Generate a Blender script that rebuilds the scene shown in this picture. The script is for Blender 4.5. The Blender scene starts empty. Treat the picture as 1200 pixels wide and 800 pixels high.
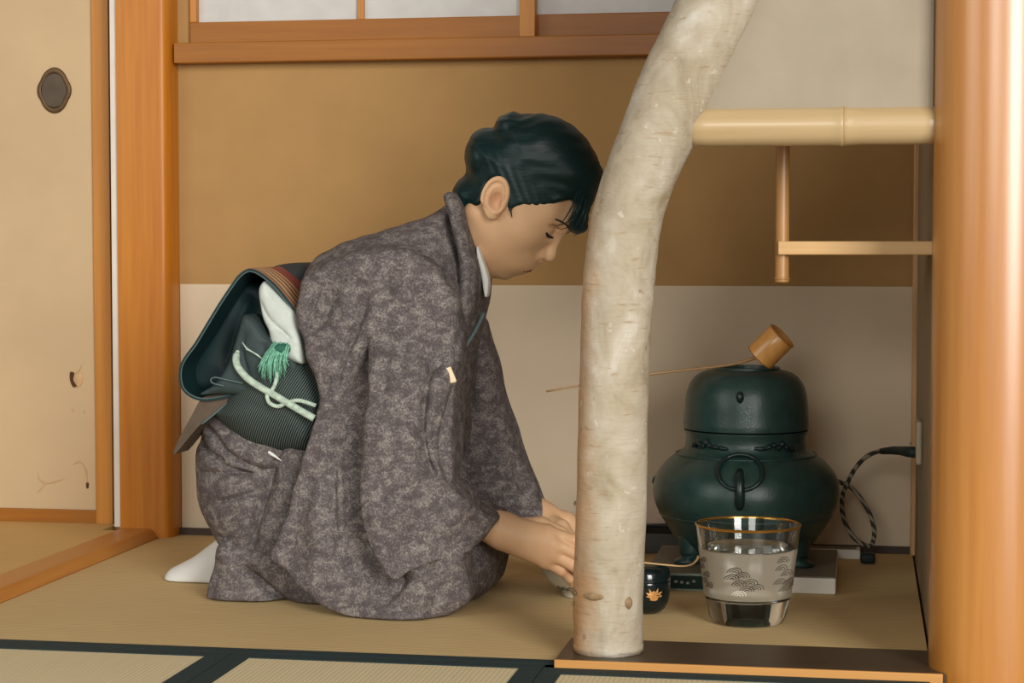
import bpy, bmesh, math, random
import numpy as np
from mathutils import Vector, Matrix

random.seed(7)
rng = np.random.default_rng(7)
SC = bpy.context.scene
COL = SC.collection
PI = math.pi

# ------------------------------------------------------------------ camera
F = 2300.0
H = 0.52
YAW = math.atan(411 / F)
PIT = math.atan(111 / F)
_cy, _sy, _cp, _sp = math.cos(YAW), math.sin(YAW), math.cos(PIT), math.sin(PIT)
FW = (-_sy * _cp, _cy * _cp, -_sp)
RT = (_cy, _sy, 0.0)
UP = (-_sy * _sp, _cy * _sp, _cp)


def ray(px, py):
    a = (px - 600) / F
    b = -(py - 400) / F
    return tuple(FW[i] + a * RT[i] + b * UP[i] for i in range(3))


def atY(px, py, Y):
    d = ray(px, py)
    t = Y / d[1]
    return Vector((t * d[0], Y, H + t * d[2]))


def atZ(px, py, Z=0.0):
    d = ray(px, py)
    t = (Z - H) / d[2]
    return Vector((t * d[0], t * d[1], Z))


cd = bpy.data.cameras.new('camera')
cam = bpy.data.objects.new('camera', cd)
COL.objects.link(cam)
cam.location = (0, 0, H)
cam.rotation_euler = Matrix((RT, UP, tuple(-v for v in FW))).transposed().to_euler()
cd.sensor_width = 36
cd.lens = F / 1200 * 36
cd.clip_start = 0.05
SC.camera = cam
SC.view_settings.view_transform = 'Standard'
SC.view_settings.look = 'None'
SC.view_settings.gamma = 1
SC.view_settings.use_curve_mapping = False
SC.view_settings.exposure = -0.12


# ------------------------------------------------------------------ materials
def lin(c):
    r = []
    for v in c:
        v = v / 255
        r.append(v / 12.92 if v <= 0.04045 else ((v + 0.055) / 1.055) ** 2.4)
    return (r[0], r[1], r[2], 1.0)


class NT:
    def __init__(self, name):
        self.m = bpy.data.materials.new(name)
        self.m.use_nodes = True
        self.t = self.m.node_tree
        self.b = self.t.nodes['Principled BSDF']

    def n(self, typ, **kw):
        nd = self.t.nodes.new(typ)
        for k, v in kw.items():
            if k in nd.inputs:
                nd.inputs[k].default_value = v
            else:
                setattr(nd, k, v)
        return nd

    def l(self, a, b):
        self.t.links.new(a, b)

    def coord(self, scale=(1, 1, 1), rot=(0, 0, 0)):
        tc = self.n('ShaderNodeTexCoord')
        mp = self.n('ShaderNodeMapping')
        mp.inputs['Scale'].default_value = scale
        mp.inputs['Rotation'].default_value = rot
        self.l(tc.outputs['Object'], mp.inputs['Vector'])
        return mp.outputs['Vector']

    def noise(self, vec, scale, detail=3, rough=0.5, dist=0.0):
        nd = self.n('ShaderNodeTexNoise')
        nd.inputs['Scale'].default_value = scale
        nd.inputs['Detail'].default_value = detail
        nd.inputs['Roughness'].default_value = rough
        nd.inputs['Distortion'].default_value = dist
        self.l(vec, nd.inputs['Vector'])
        return nd.outputs['Fac']

    def ramp(self, fac, stops):
        r = self.n('ShaderNodeValToRGB')
        e = r.color_ramp.elements
        while len(e) > 1:
            e.remove(e[-1])
        e[0].position = stops[0][0]
        e[0].color = stops[0][1]
        for p, c in stops[1:]:
            k = e.new(p)
            k.color = c
        self.l(fac, r.inputs['Fac'])
        return r.outputs['Color']

    def mix(self, fac, a, b, mode='MIX'):
        m = self.n('ShaderNodeMix')
        m.data_type = 'RGBA'
        m.blend_type = mode
        for sock, v in ((m.inputs[0], fac), (m.inputs[6], a), (m.inputs[7], b)):
            if hasattr(v, 'is_linked'):
                self.l(v, sock)
            else:
                sock.default_value = v
        return m.outputs[2]

    def math(self, op, a, b=0.0):
        m = self.n('ShaderNodeMath')
        m.operation = op
        for sock, v in ((m.inputs[0], a), (m.inputs[1], b)):
            if hasattr(v, 'is_linked'):
                self.l(v, sock)
            else:
                sock.default_value = v
        return m.outputs[0]

    def bump(self, h, strength=0.2, dist=0.002):
        b = self.n('ShaderNodeBump')
        b.inputs['Strength'].default_value = strength
        b.inputs['Distance'].default_value = dist
        self.l(h, b.inputs['Height'])
        self.l(b.outputs['Normal'], self.b.inputs['Normal'])

    def set(self, color=None, rough=0.6, metal=0.0, spec=0.5):
        if color is not None:
            if hasattr(color, 'is_linked'):
                self.l(color, self.b.inputs['Base Color'])
            else:
                self.b.inputs['Base Color'].default_value = color
        self.b.inputs['Roughness'].default_value = rough
        self.b.inputs['Metallic'].default_value = metal
        self.b.inputs['Specular IOR Level'].default_value = spec
        return self.m


def m_plain(name, c, rough=0.6, metal=0.0, spec=0.4, var=0.06, nscale=30, bump=0.0, bscale=200):
    t = NT(name)
    v = t.coord()
    n = t.noise(v, nscale, 4)
    a = lin(c)
    lo = tuple(x * (1 - 2 * var) for x in a[:3]) + (1,)
    hi = tuple(min(1, x * (1 + 2 * var)) for x in a[:3]) + (1,)
    t.set(t.ramp(n, [(0.3, lo), (0.7, hi)]), rough, metal, spec)
    if bump:
        t.bump(t.noise(v, bscale, 3), bump)
    return t.m


def m_wood(name, c1, c2, axis='z', rough=0.45, ring=9.0, spec=0.4):
    """straight grained conifer wood: long noise streaks along one axis"""
    t = NT(name)
    s = {'z': (1, 1, .035), 'x': (.035, 1, 1), 'y': (1, .035, 1)}[axis]
    v = t.coord(s)
    n1 = t.noise(v, 90, 4, 0.6, 0.4)
    n2 = t.noise(v, 14, 3, 0.5, 0.6)
    f = t.math('ADD', t.math('MULTIPLY', n1, 0.55), t.math('MULTIPLY', n2, 0.5))
    t.set(t.ramp(f, [(0.35, lin(c1)), (0.72, lin(c2))]), rough, 0, spec)
    t.bump(n1, 0.12, 0.0008)
    return t.m


def m_weave(name, c1, c2, axis, pitch=0.006, rough=0.75):
    """rush mat: fine ribs whose direction is one axis"""
    t = NT(name)
    v = t.coord()
    w = t.n('ShaderNodeTexWave')
    w.wave_type = 'BANDS'
    w.bands_direction = axis
    w.inputs['Scale'].default_value = 2 * PI / (20 * pitch)
    w.inputs['Distortion'].default_value = 0.25
    w.inputs['Detail'].default_value = 1
    w.inputs['Detail Scale'].default_value = 3
    t.l(v, w.inputs['Vector'])
    s = (0.05, 1, 1) if axis == 'Y' else (1, 0.05, 1)
    v2 = t.coord(s)
    n = t.noise(v2, 160, 3, 0.6)
    n2 = t.noise(t.coord(), 5, 3)
    f = t.math('ADD', t.math('MULTIPLY', n, 0.34), t.math('MULTIPLY', n2, 0.22))
    f = t.math('ADD', f, t.math('MULTIPLY', w.outputs['Fac'], 0.34))
    t.set(t.ramp(f, [(0.28, lin(c1)), (0.72, lin(c2))]), rough, 0, 0.25)
    t.bump(w.outputs['Fac'], 0.22, 0.001)
    return t.m


# ------------------------------------------------------------------ mesh helpers
def link(name, me, mat=None, parent=None, smooth=False):
    o = bpy.data.objects.new(name, me)
    COL.objects.link(o)
    if mat is not None:
        me.materials.append(mat)
    if parent is not None:
        o.parent = parent
    if smooth:
        me.polygons.foreach_set('use_smooth', [True] * len(me.polygons))
    return o


def obj(name, bm, mat=None, parent=None, smooth=False, auto=None):
    bmesh.ops.recalc_face_normals(bm, faces=bm.faces[:])
    me = bpy.data.meshes.new(name)
    bm.to_mesh(me)
    bm.free()
    o = link(name, me, mat, parent, smooth)
    if auto is not None:
        me.polygons.foreach_set('use_smooth', [True] * len(me.polygons))
        me.set_sharp_from_angle(angle=math.radians(auto))
    return o


def tag(o, label, cat, group=None):
    o['label'] = label
    o['category'] = cat
    if group:
        o['group'] = group
    return o


def struct(o):
    o['kind'] = 'structure'
    return o


def empty(name, loc):
    o = bpy.data.objects.new(name, None)
    o.empty_display_size = 0.03
    COL.objects.link(o)
    o.location = loc
    return o


def adopt(root, *kids):
    """parent finished world-space meshes to an Empty without moving them"""
    for k in kids:
        k.data.transform(Matrix.Translation(-Vector(root.location)))
        k.parent = root


def box(bm, x0, x1, y0, y1, z0, z1, bev=0.0, seg=2):
    r = bmesh.ops.create_cube(bm, size=1)
    vs = r['verts']
    for v in vs:
        v.co.x = x0 + (v.co.x + .5) * (x1 - x0)
        v.co.y = y0 + (v.co.y + .5) * (y1 - y0)
        v.co.z = z0 + (v.co.z + .5) * (z1 - z0)
    if bev:
        es = list({e for v in vs for e in v.link_edges})
        bmesh.ops.bevel(bm, geom=es, offset=bev, segments=seg, profile=0.5, affect='EDGES')
    return bm


def bx(*a, **k):
    return box(bmesh.new(), *a, **k)


def prism(bm, pts, y0, y1, axis='y', bev=0.0):
    """extrude a closed outline; pts are (x,z) for axis y, (x,y) for axis z"""
    mk = (lambda p, h: (p[0], h, p[1])) if axis == 'y' else (lambda p, h: (p[0], p[1], h))
    a = [bm.verts.new(mk(p, y0)) for p in pts]
    b = [bm.verts.new(mk(p, y1)) for p in pts]
    n = len(pts)
    bm.faces.new(a)
    bm.faces.new(b[::-1])
    for i in range(n):
        bm.faces.new((a[i], b[i], b[(i + 1) % n], a[(i + 1) % n]))
    if bev:
        es = [e for e in bm.edges if (e.verts[0].co[1 if axis == 'y' else 2] == e.verts[1].co[1 if axis == 'y' else 2])]
        bmesh.ops.bevel(bm, geom=es, offset=bev, segments=2, affect='EDGES')
    return bm


def lathe(bm, prof, c, seg=64, close_top=False, close_bot=False):
    rings = []
    for r, z in prof:
        rings.append([bm.verts.new((c[0] + r * math.cos(2 * PI * i / seg), c[1] + r * math.sin(2 * PI * i / seg), c[2] + z)) for i in range(seg)])
    for a, b in zip(rings, rings[1:]):
        for i in range(seg):
            bm.faces.new((a[i], a[(i + 1) % seg], b[(i + 1) % seg], b[i]))
    if close_bot:
        bm.faces.new(rings[0][::-1])
    if close_top:
        bm.faces.new(rings[-1])
    return bm


def frames(P):
    n = len(P)
    T = []
    for i in range(n):
        d = P[min(i + 1, n - 1)] - P[max(i - 1, 0)]
        T.append(d.normalized())
    ref = Vector((0, 0, 1)) if abs(T[0].z) < 0.9 else Vector((0, 1, 0))
    u = T[0].cross(ref).normalized()
    out = []
    for t in T:
        u = (u - t * u.dot(t)).normalized()
        out.append((t, u, t.cross(u)))
    return out


def tube(bm, P, R, seg=12, cap=True, flat=1.0):
    """swept round tube; R a number or one radius per point; flat squashes the second axis"""
    P = [Vector(p) for p in P]
    if not hasattr(R, '__len__'):
        R = [R] * len(P)
    rings = []
    for p, r, (t, u, w) in zip(P, R, frames(P)):
        rings.append([bm.verts.new(p + u * (r * math.cos(2 * PI * i / seg)) + w * (r * flat * math.sin(2 * PI * i / seg))) for i in range(seg)])
    for a, b in zip(rings, rings[1:]):
        for i in range(seg):
            bm.faces.new((a[i], a[(i + 1) % seg], b[(i + 1) % seg], b[i]))
    if cap:
        bm.faces.new(rings[0][::-1])
        bm.faces.new(rings[-1])
    return bm


def spline(pts, n=8, closed=False):
    """Catmull-Rom through the points"""
    P = [np.array(p, float) for p in pts]
    m = len(P)
    out = []
    rngk = range(m if closed else m - 1)
    for i in rngk:
        p1, p2 = P[i], P[(i + 1) % m]
        p0 = P[(i - 1) % m] if (closed or i > 0) else 2 * p1 - p2
        p3 = P[(i + 2) % m] if (closed or i + 2 < m) else 2 * p2 - p1
        for k in range(n):
            t = k / n
            out.append(0.5 * ((2 * p1) + (-p0 + p2) * t + (2 * p0 - 5 * p1 + 4 * p2 - p3) * t * t + (-p0 + 3 * p1 - 3 * p2 + p3) * t ** 3))
    if not closed:
        out.append(P[-1])
    return out


def torus(bm, c, R, r, ax='z', seg=40, rs=10, sx=1.0, sy=1.0, rot=None):
    rings = []
    for i in range(seg):
        a = 2 * PI * i / seg
        ring = []
        for j in range(rs):
            b = 2 * PI * j / rs
            p = Vector(((R + r * math.cos(b)) * math.cos(a) * sx, (R + r * math.cos(b)) * math.sin(a) * sy, r * math.sin(b)))
            if rot is not None:
                p = rot @ p
            ring.append(bm.verts.new(p + Vector(c)))
        rings.append(ring)
    for i in range(seg):
        a, b = rings[i], rings[(i + 1) % seg]
        for j in range(rs):
            bm.faces.new((a[j], b[j], b[(j + 1) % rs], a[(j + 1) % rs]))
    return bm


# ------------------------------------------------------------------ implicit surfaces (dense blocks, surface nets)
def polygonize(func, lo, hi, h, B=24):
    """func(x, y, z) on open 1-D coordinates -> field, negative inside. Returns verts, quads."""
    lo = np.array(lo, float)
    N = np.ceil((np.array(hi) - lo) / h).astype(int) + 1
    nb = -(-N // B)
    cx = [lo[a] + (np.arange(nb[a]) * B + B / 2) * h for a in range(3)]
    Fc = func(cx[0], cx[1], cx[2])
    act = np.argwhere(np.abs(Fc) < B * h * 0.87 * 1.7 + 0.01)
    NN = nb * B + 2
    ids, pos, quads = [], [], []
    E = []
    for ax in range(3):
        for u in (0, 1):
            for v in (0, 1):
                o = [0, 0, 0]
                o[(ax + 1) % 3] = u
                o[(ax + 2) % 3] = v
                E.append((ax, tuple(o)))
    for b in act:
        i0 = b * B
        xs = [lo[a] + (i0[a] + np.arange(B + 1)) * h for a in range(3)]
        V = func(xs[0], xs[1], xs[2]).astype(np.float32)
        if V.min() > 0 or V.max() < 0:
            continue
        S = V < 0
        acc = np.zeros((B, B, B, 3), np.float32)
        cnt = np.zeros((B, B, B), np.float32)
        for ax, o in E:
            o2 = list(o)
            o2[ax] += 1
            a = V[o[0]:o[0] + B, o[1]:o[1] + B, o[2]:o[2] + B]
            c = V[o2[0]:o2[0] + B, o2[1]:o2[1] + B, o2[2]:o2[2] + B]
            m = (a < 0) != (c < 0)
            t = np.where(m, a / np.where(m, a - c, 1), 0)
            for k in range(3):
                acc[..., k] += np.where(m, o[k] + (t if k == ax else 0), 0)
            cnt += m
        cells = np.argwhere(cnt > 0)
        if len(cells) == 0:
            continue
        g = cells + i0
        p = acc[cells[:, 0], cells[:, 1], cells[:, 2]] / cnt[cells[:, 0], cells[:, 1], cells[:, 2]][:, None]
        ids.append((g[:, 0] * NN[1] + g[:, 1]) * NN[2] + g[:, 2])
        pos.append(lo + (g + p) * h)
        for ax in range(3):
            sl0 = (slice(0, B),) * 3
            sl1 = list(sl0)
            sl1[ax] = slice(1, B + 1)
            a = S[sl0]
            c = S[tuple(sl1)]
            e = np.argwhere(a != c)
            if len(e) == 0:
                continue
            inside = a[e[:, 0], e[:, 1], e[:, 2]]
            ge = e + i0
            u = np.zeros(3, int)
            u[(ax + 1) % 3] = 1
            v = np.zeros(3, int)
            v[(ax + 2) % 3] = 1
            q = np.stack([((w[:, 0] * NN[1] + w[:, 1]) * NN[2] + w[:, 2]) for w in (ge - u - v, ge - v, ge, ge - u)], 1)
            q[~inside] = q[~inside][:, ::-1]
            quads.append(q)
    ids = np.concatenate(ids)
    pos = np.concatenate(pos)
    quads = np.concatenate(quads)
    order = np.argsort(ids)
    ids, pos = ids[order], pos[order]
    qi = np.searchsorted(ids, quads)
    qi = np.clip(qi, 0, len(ids) - 1)
    ok = (ids[qi] == quads).all(1)
    return pos, qi[ok]


def np_mesh(name, V, Q, mat=None, parent=None, smooth=True):
    me = bpy.data.meshes.new(name)
    me.vertices.add(len(V))
    me.vertices.foreach_set('co', V.astype(np.float32).ravel())
    me.loops.add(Q.size)
    me.loops.foreach_set('vertex_index', Q.astype(np.int32).ravel())
    me.polygons.add(len(Q))
    k = Q.shape[1]
    me.polygons.foreach_set('loop_start', np.arange(0, Q.size, k, dtype=np.int32))
    me.polygons.foreach_set('use_smooth', np.ones(len(Q), bool))
    me.update(calc_edges=True)
    me.validate()
    return link(name, me, mat, parent)


def relax(V, Q, it=2, lam=0.5):
    n = len(V)
    a = np.concatenate([Q[:, i] for i in range(4)])
    b = np.concatenate([Q[:, (i + 1) % 4] for i in range(4)])
    for _ in range(it):
        s = np.zeros_like(V)
        c = np.zeros(n)
        for k in range(3):
            s[:, k] = np.bincount(a, V[b, k], n) + np.bincount(b, V[a, k], n)
        c = np.bincount(a, minlength=n) + np.bincount(b, minlength=n)
        V = V + lam * (s / np.maximum(c, 1)[:, None] - V)
    return V


def smin(a, b, k):
    h = np.maximum(k - np.abs(a - b), 0) / k
    return np.minimum(a, b) - h * h * k * 0.25


def smax(a, b, k):
    return -smin(-a, -b, k)


def s_ell(x, y, z, c, r):
    X, Y, Z = x - c[0], y - c[1], z - c[2]
    k0 = np.sqrt((X / r[0]) ** 2 + (Y / r[1]) ** 2 + (Z / r[2]) ** 2)
    k1 = np.sqrt((X / r[0] ** 2) ** 2 + (Y / r[1] ** 2) ** 2 + (Z / r[2] ** 2) ** 2)
    return k0 * (k0 - 1) / np.maximum(k1, 1e-6)


def s_cone(x, y, z, a, b, ra, rb):
    """capsule whose radius runs from ra to rb"""
    d = [b[i] - a[i] for i in range(3)]
    L2 = sum(v * v for v in d) + 1e-12
    t = np.clip(((x - a[0]) * d[0] + (y - a[1]) * d[1] + (z - a[2]) * d[2]) / L2, 0, 1)
    return np.sqrt((x - a[0] - t * d[0]) ** 2 + (y - a[1] - t * d[1]) ** 2 + (z - a[2] - t * d[2]) ** 2) - (ra + t * (rb - ra))


def poly_sdf(P, x, z):
    """signed distance (negative inside) to a closed outline P [(x,z)] on the open grid x, z"""
    X = x[:, None]
    Z = z[None, :]
    d = np.full((len(x), len(z)), 1e9)
    ins = np.zeros((len(x), len(z)), bool)
    n = len(P)
    for i in range(n):
        ax, az = P[i]
        bx_, bz = P[(i + 1) % n]
        ex, ez = bx_ - ax, bz - az
        t = np.clip(((X - ax) * ex + (Z - az) * ez) / (ex * ex + ez * ez + 1e-12), 0, 1)
        d = np.minimum(d, (X - ax - t * ex) ** 2 + (Z - az - t * ez) ** 2)
        if az != bz:
            c = ((Z >= az) & (Z < bz)) | ((Z < az) & (Z >= bz))
            ins ^= c & (X < ax + (Z - az) / (bz - az) * ex)
    d = np.sqrt(d)
    return np.where(ins, -d, d)


def line_field(P, x, z):
    """distance, side and position along an open polyline"""
    X = x[:, None]
    Z = z[None, :]
    best = np.full((len(x), len(z)), 1e9)
    side = np.zeros((len(x), len(z)))
    along = np.zeros((len(x), len(z)))
    n = len(P) - 1
    for i in range(n):
        ax, az = P[i]
        ex, ez = P[i + 1][0] - ax, P[i + 1][1] - az
        t = np.clip(((X - ax) * ex + (Z - az) * ez) / (ex * ex + ez * ez + 1e-12), 0, 1)
        dx, dz = X - ax - t * ex, Z - az - t * ez
        d = np.sqrt(dx * dx + dz * dz)
        m = d < best
        best = np.where(m, d, best)
        side = np.where(m, np.sign(ex * dz - ez * dx), side)
        along = np.where(m, (i + t) / n, along)
    return best, side, along


class Piece:
    """A body of cloth drawn by its side outline (photograph pixels, read at depth Y): y runs from
    yc - T to yc + T, edges rounded with radius R. T and yc may vary: lists of (px, py, value).
    folds: (pixels, depth, width[, 'step']) carve the side that faces the room."""

    def __init__(self, px, Y, T, yc=None, R=0.02, folds=(), n=5, back=1.0):
        self.Y = Y
        px = [q if len(q) > 2 else (q[0], q[1], Y) for q in px]
        self.P = [self.w(*p) for p in spline(px, n, True)]
        self.T = self.fld(T)
        self.yc = self.fld(Y if yc is None else yc)
        self.R = self.fld(R)
        self.back = back
        self.folds = [([self.w(*p) for p in spline(f[0], 5)],) + tuple(f[1:]) for f in folds]
        self.cache = {}

    def w(self, px, py, Y=None):
        v = atY(px, py, self.Y if Y is None else Y)
        return (v.x, v.z)

    def fld(self, v):
        if not hasattr(v, '__len__'):
            return v
        return [(self.w(a, b), c) for a, b, c in v]

    def ev(self, f, x, z):
        if not isinstance(f, list):
            return f
        X = x[:, None]
        Z = z[None, :]
        s = 0
        w = 0
        for (a, b), c in f:
            k = 1 / ((X - a) ** 2 + (Z - b) ** 2 + 0.0012) ** 1.6
            s = s + k * c
            w = w + k
        return s / w

    def fields(self, x, z):
        key = (x[0], z[0], len(x), len(z), x[-1])
        if key in self.cache:
            return self.cache[key]
        d2 = poly_sdf(self.P, x, z)
        T = self.ev(self.T, x, z) + np.zeros_like(d2)
        yc = self.ev(self.yc, x, z) + np.zeros_like(d2)
        fo = np.zeros_like(d2)
        for f in self.folds:
            d, s, al = line_field(f[0], x, z)
            fade = np.clip(np.minimum(al, 1 - al) * 6, 0, 1) ** 0.7 * 0.85 + 0.15
            if len(f) > 3 and f[3] == 'step':
                g = f[1] * fade * np.where(s > 0, np.exp(-(d / f[2]) ** 2), 0) * np.clip(d / 0.004, 0, 1)
            else:
                g = f[1] * fade * np.exp(-(d / f[2]) ** (2 if f[1] < 0 or f[2] > .015 else 1.25))
            fo += g
        Rr = self.ev(self.R, x, z) + np.zeros_like(d2)
        self.cache[key] = (d2, T, yc, fo, Rr)
        return self.cache[key]

    def __call__(self, x, y, z):
        d2, T, yc, fo, Rr = self.fields(x, z)
        Y = y[None, :, None]
        d = Y - yc[:, None, :]
        fy = np.where(d < 0, -d - (T - fo)[:, None, :], d - (T * self.back)[:, None, :])
        R = Rr[:, None, :]
        a = d2[:, None, :] + R
        b = fy + R
        return np.minimum(np.maximum(a, b), 0) + np.sqrt(np.maximum(a, 0) ** 2 + np.maximum(b, 0) ** 2) - R

    def bounds(self, m=0.02):
        xs = [p[0] for p in self.P]
        zs = [p[1] for p in self.P]
        T = self.T if not isinstance(self.T, list) else max(c for _, c in self.T)
        ys = [self.yc] if not isinstance(self.yc, list) else [c for _, c in self.yc]
        return (min(xs) - m, min(ys) - T - m, max(0.0, min(zs)) - m), (max(xs) + m, max(ys) + T * self.back + m, max(zs) + m)


def cloth(name, pieces, ks, mat, parent, h=0.0035, floor=0.002, wrinkle=None, rel=1):
    """join pieces with soft unions and build ONE mesh"""
    lo = np.min([p.bounds()[0] for p in pieces], 0)
    hi = np.max([p.bounds()[1] for p in pieces], 0)

    def f(x, y, z):
        r = pieces[0](x, y, z)
        for p, k in zip(pieces[1:], ks):
            r = smin(r, p(x, y, z), k)
        if wrinkle is not None:
            r = r + wrinkle(x[:, None, None], y[None, :, None], z[None, None, :])
        if floor is not None:
            r = np.maximum(r, floor - z[None, None, :])
        return r
    V, Q = polygonize(f, lo, hi, h)
    if rel:
        V = relax(V, Q, rel)
    return np_mesh(name, V, Q, mat, parent)

# ================================================================== ROOM
YB = 3.38            # face of the back wall
XL, XR = -1.235, 0.09
ZT = 1.85


def X_(px, Y, py=400):
    return atY(px, py, Y).x


def Z_(py, Y, px=500):
    return atY(px, py, Y).z


MAT = {}
MAT['plaster'] = m_plain('ochre_plaster', (176, 138, 87), 0.9, var=0.02, nscale=12, bump=0.08, bscale=350)
MAT['dado'] = m_plain('dado_paper', (220, 202, 174), 0.9, var=0.012, nscale=9, bump=0.04, bscale=300)
MAT['sleeve'] = m_plain('sleeve_plaster', (157, 146, 127), 0.9, var=0.03, nscale=14, bump=0.12, bscale=420)
MAT['side'] = m_plain('side_plaster', (150, 130, 100), 0.9, var=0.05)
MAT['ceiling'] = m_plain('ceiling_board', (170, 140, 100), 0.8)
MAT['post'] = m_wood('cedar_post', (184, 108, 22), (208, 138, 42), 'z', 0.38)
MAT['post_r'] = m_wood('polished_post', (172, 108, 36), (192, 130, 54), 'z', 0.34, spec=0.5)
for k_, q_ in (('Coat Weight', .8), ('Coat Roughness', .30), ('Coat IOR', 1.75)):
    MAT['post_r'].node_tree.nodes['Principled BSDF'].inputs[k_].default_value = q_
MAT['rail_x'] = m_wood('cedar_rail', (146, 87, 20), (170, 109, 34), 'x', 0.45)
MAT['rail_z'] = m_wood('cedar_stile', (182, 116, 40), (206, 142, 62), 'z', 0.45)
MAT['sill_y'] = m_wood('cedar_sill', (182, 116, 44), (206, 144, 70), 'y', 0.42)
MAT['dark_wood'] = m_plain('dark_trim', (70, 55, 42), 0.6)
MAT['board'] = m_wood('threshold_board', (62, 48, 34), (80, 64, 46), 'x', 0.4)
MAT['board_edge'] = m_wood('threshold_edge', (186, 130, 66), (206, 152, 86), 'x', 0.5)
MAT['white_trim'] = m_plain('white_trim', (226, 220, 208), 0.8, var=0.02)
MAT['fusuma'] = m_plain('fusuma_paper', (204, 178, 140), 0.9, var=0.035, nscale=4, bump=0.05, bscale=260)
MAT['bronze'] = m_plain('bronze', (98, 76, 52), 0.45, 0.6, var=0.12)
MAT['bronze_dark'] = m_plain('bronze_recess', (92, 80, 66), 0.6, 0.3, var=0.1)
MAT['hole'] = m_plain('torn_hole', (84, 56, 32), 0.9)
MAT['flap'] = m_plain('torn_flap', (206, 172, 128), 0.9, var=0.05)
MAT['tatami'] = m_weave('tatami_rush', (194, 166, 116), (222, 196, 146), 'Y', 0.0098)
MAT['tatami_l'] = m_weave('tatami_rush_gold', (204, 164, 104), (226, 190, 128), 'Y', 0.0062)
MAT['tatami_f'] = m_weave('tatami_rush_pale', (206, 190, 152), (224, 208, 170), 'X', 0.0062)
MAT['heri'] = m_plain('mat_border', (30, 50, 52), 0.8, var=0.1, nscale=200)

# sub floor and ceiling
struct(obj('floor', bx(-4, 2.0, -0.6, 3.5, -0.16, -0.056), MAT['dark_wood']))
struct(obj('ceiling', bx(-4, 2.0, 1.6, 3.5, ZT, ZT + .05), MAT['ceiling']))

# window opening heights on the back wall
z_sill_b = Z_(74, YB - .035, 207)
z_sill_t = Z_(50, YB - .035, 207)
xw0 = X_(228, YB)
xw1 = -0.06
wb = bmesh.new()
box(wb, -1.34, XR, YB, YB + .08, -.05, z_sill_b)
box(wb, -1.34, xw0, YB, YB + .08, z_sill_b, ZT)
box(wb, xw1, XR, YB, YB + .08, z_sill_b, ZT)
wall_back = struct(obj('wall_back', wb, MAT['plaster']))
zd = Z_(334, YB, 560)
obj('dado_paper', bx(X_(212, YB), XR, YB - .0015, YB - .0001, 0.0, zd), MAT['dado'], wall_back)
struct(obj('baseboard_back', bx(XL + .02, XR, YB - .012, YB - .002, 0.0, .012), MAT['dark_wood']))
struct(obj('wall_right', bx(XR, XR + .07, 2.53, YB + .08, -.05, ZT), MAT['side']))
struct(obj('wall_left', bx(-3.0, -1.34, YB + .09, YB + .14, -.05, ZT), MAT['side']))

# window: sill, two paper screens
win = empty('window_1', (xw0, YB, z_sill_t))
struct(win)
ys = YB - .035
parts = []
parts.append(obj('sill', bx(X_(206, ys), xw1 + .03, ys, YB + .05, z_sill_b, z_sill_t, .002), MAT['rail_x']))
zr = Z_(23.5, YB, 400)
parts.append(obj('bottom_rail', bx(X_(228, YB), X_(612, YB), YB - .012, YB + .018, z_sill_t, zr, .0015), MAT['rail_x']))
parts.append(obj('stile', bx(X_(610, YB), X_(628, YB), YB - .014, YB + .016, z_sill_t - .0, ZT, .0015), MAT['rail_z']))
zr2 = Z_(15.5, YB + .02, 700)
parts.append(obj('bottom_rail', bx(X_(628, YB + .02), xw1, YB + .018, YB + .046, Z_(43, YB + .02, 700), zr2, .0015), MAT['rail_x']))
parts.append(obj('groove', bx(X_(628, YB), xw1, YB + .0, YB + .05, z_sill_t - .004, z_sill_t + .003), MAT['dark_wood']))
parts.append(obj('muntin', bx(X_(421, YB), X_(428, YB), YB - .004, YB + .008, zr, ZT, .001), MAT['rail_z']))
parts.append(obj('muntin', bx(X_(816, YB), X_(823, YB), YB + .026, YB + .036, zr2, ZT, .001), MAT['rail_z']))
parts.append(obj('stile', bx(X_(228, YB), X_(235, YB), YB - .012, YB + .018, zr, ZT, .0015), MAT['rail_z']))
t = NT('shoji_paper')
v = t.coord()
pc = t.ramp(t.noise(v, 25, 4), [(0.3, lin((196, 195, 191))), (0.7, lin((206, 205, 201)))])
t.set(pc, 0.9)
t.l(pc, t.b.inputs['Emission Color'])
t.b.inputs['Emission Strength'].default_value = 0.08
MAT['shoji'] = t.m
parts.append(obj('paper_pane', bx(X_(232, YB), X_(421, YB), YB + .006, YB + .009, zr - .004, ZT), MAT['shoji']))
parts.append(obj('paper_pane', bx(X_(428, YB), X_(612, YB), YB + .006, YB + .009, zr - .004, ZT), MAT['shoji']))
parts.append(obj('paper_pane', bx(X_(626, YB + .03), X_(816, YB + .03), YB + .034, YB + .037, zr2 - .004, ZT), MAT['shoji']))
parts.append(obj('paper_pane', bx(X_(823, YB + .03), xw1, YB + .034, YB + .037, zr2 - .004, ZT), MAT['shoji']))
adopt(win, *parts)

# left post with a rounded right arris
yp = 3.325
xp0, xp1 = X_(139, yp), X_(199, yp)
pts = [(xp0, yp), (xp1 - .016, yp)]
for k in range(1, 8):
    a = PI / 2 * k / 8
    pts.append((xp1 - .016 + .016 * math.sin(a), yp + .016 * (1 - math.cos(a)) * 1.6))
pts += [(xp1, yp + .0256), (xp1, YB - .001), (xp0, YB + .06)]
struct(obj('trim_1', prism(bmesh.new(), pts, 0.0, ZT, 'z'), MAT['post'], auto=40))
struct(obj('trim_2', bx(X_(134, 3.34), X_(141, 3.34), 3.332, YB + .004, 0.017, ZT), MAT['white_trim']))

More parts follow.
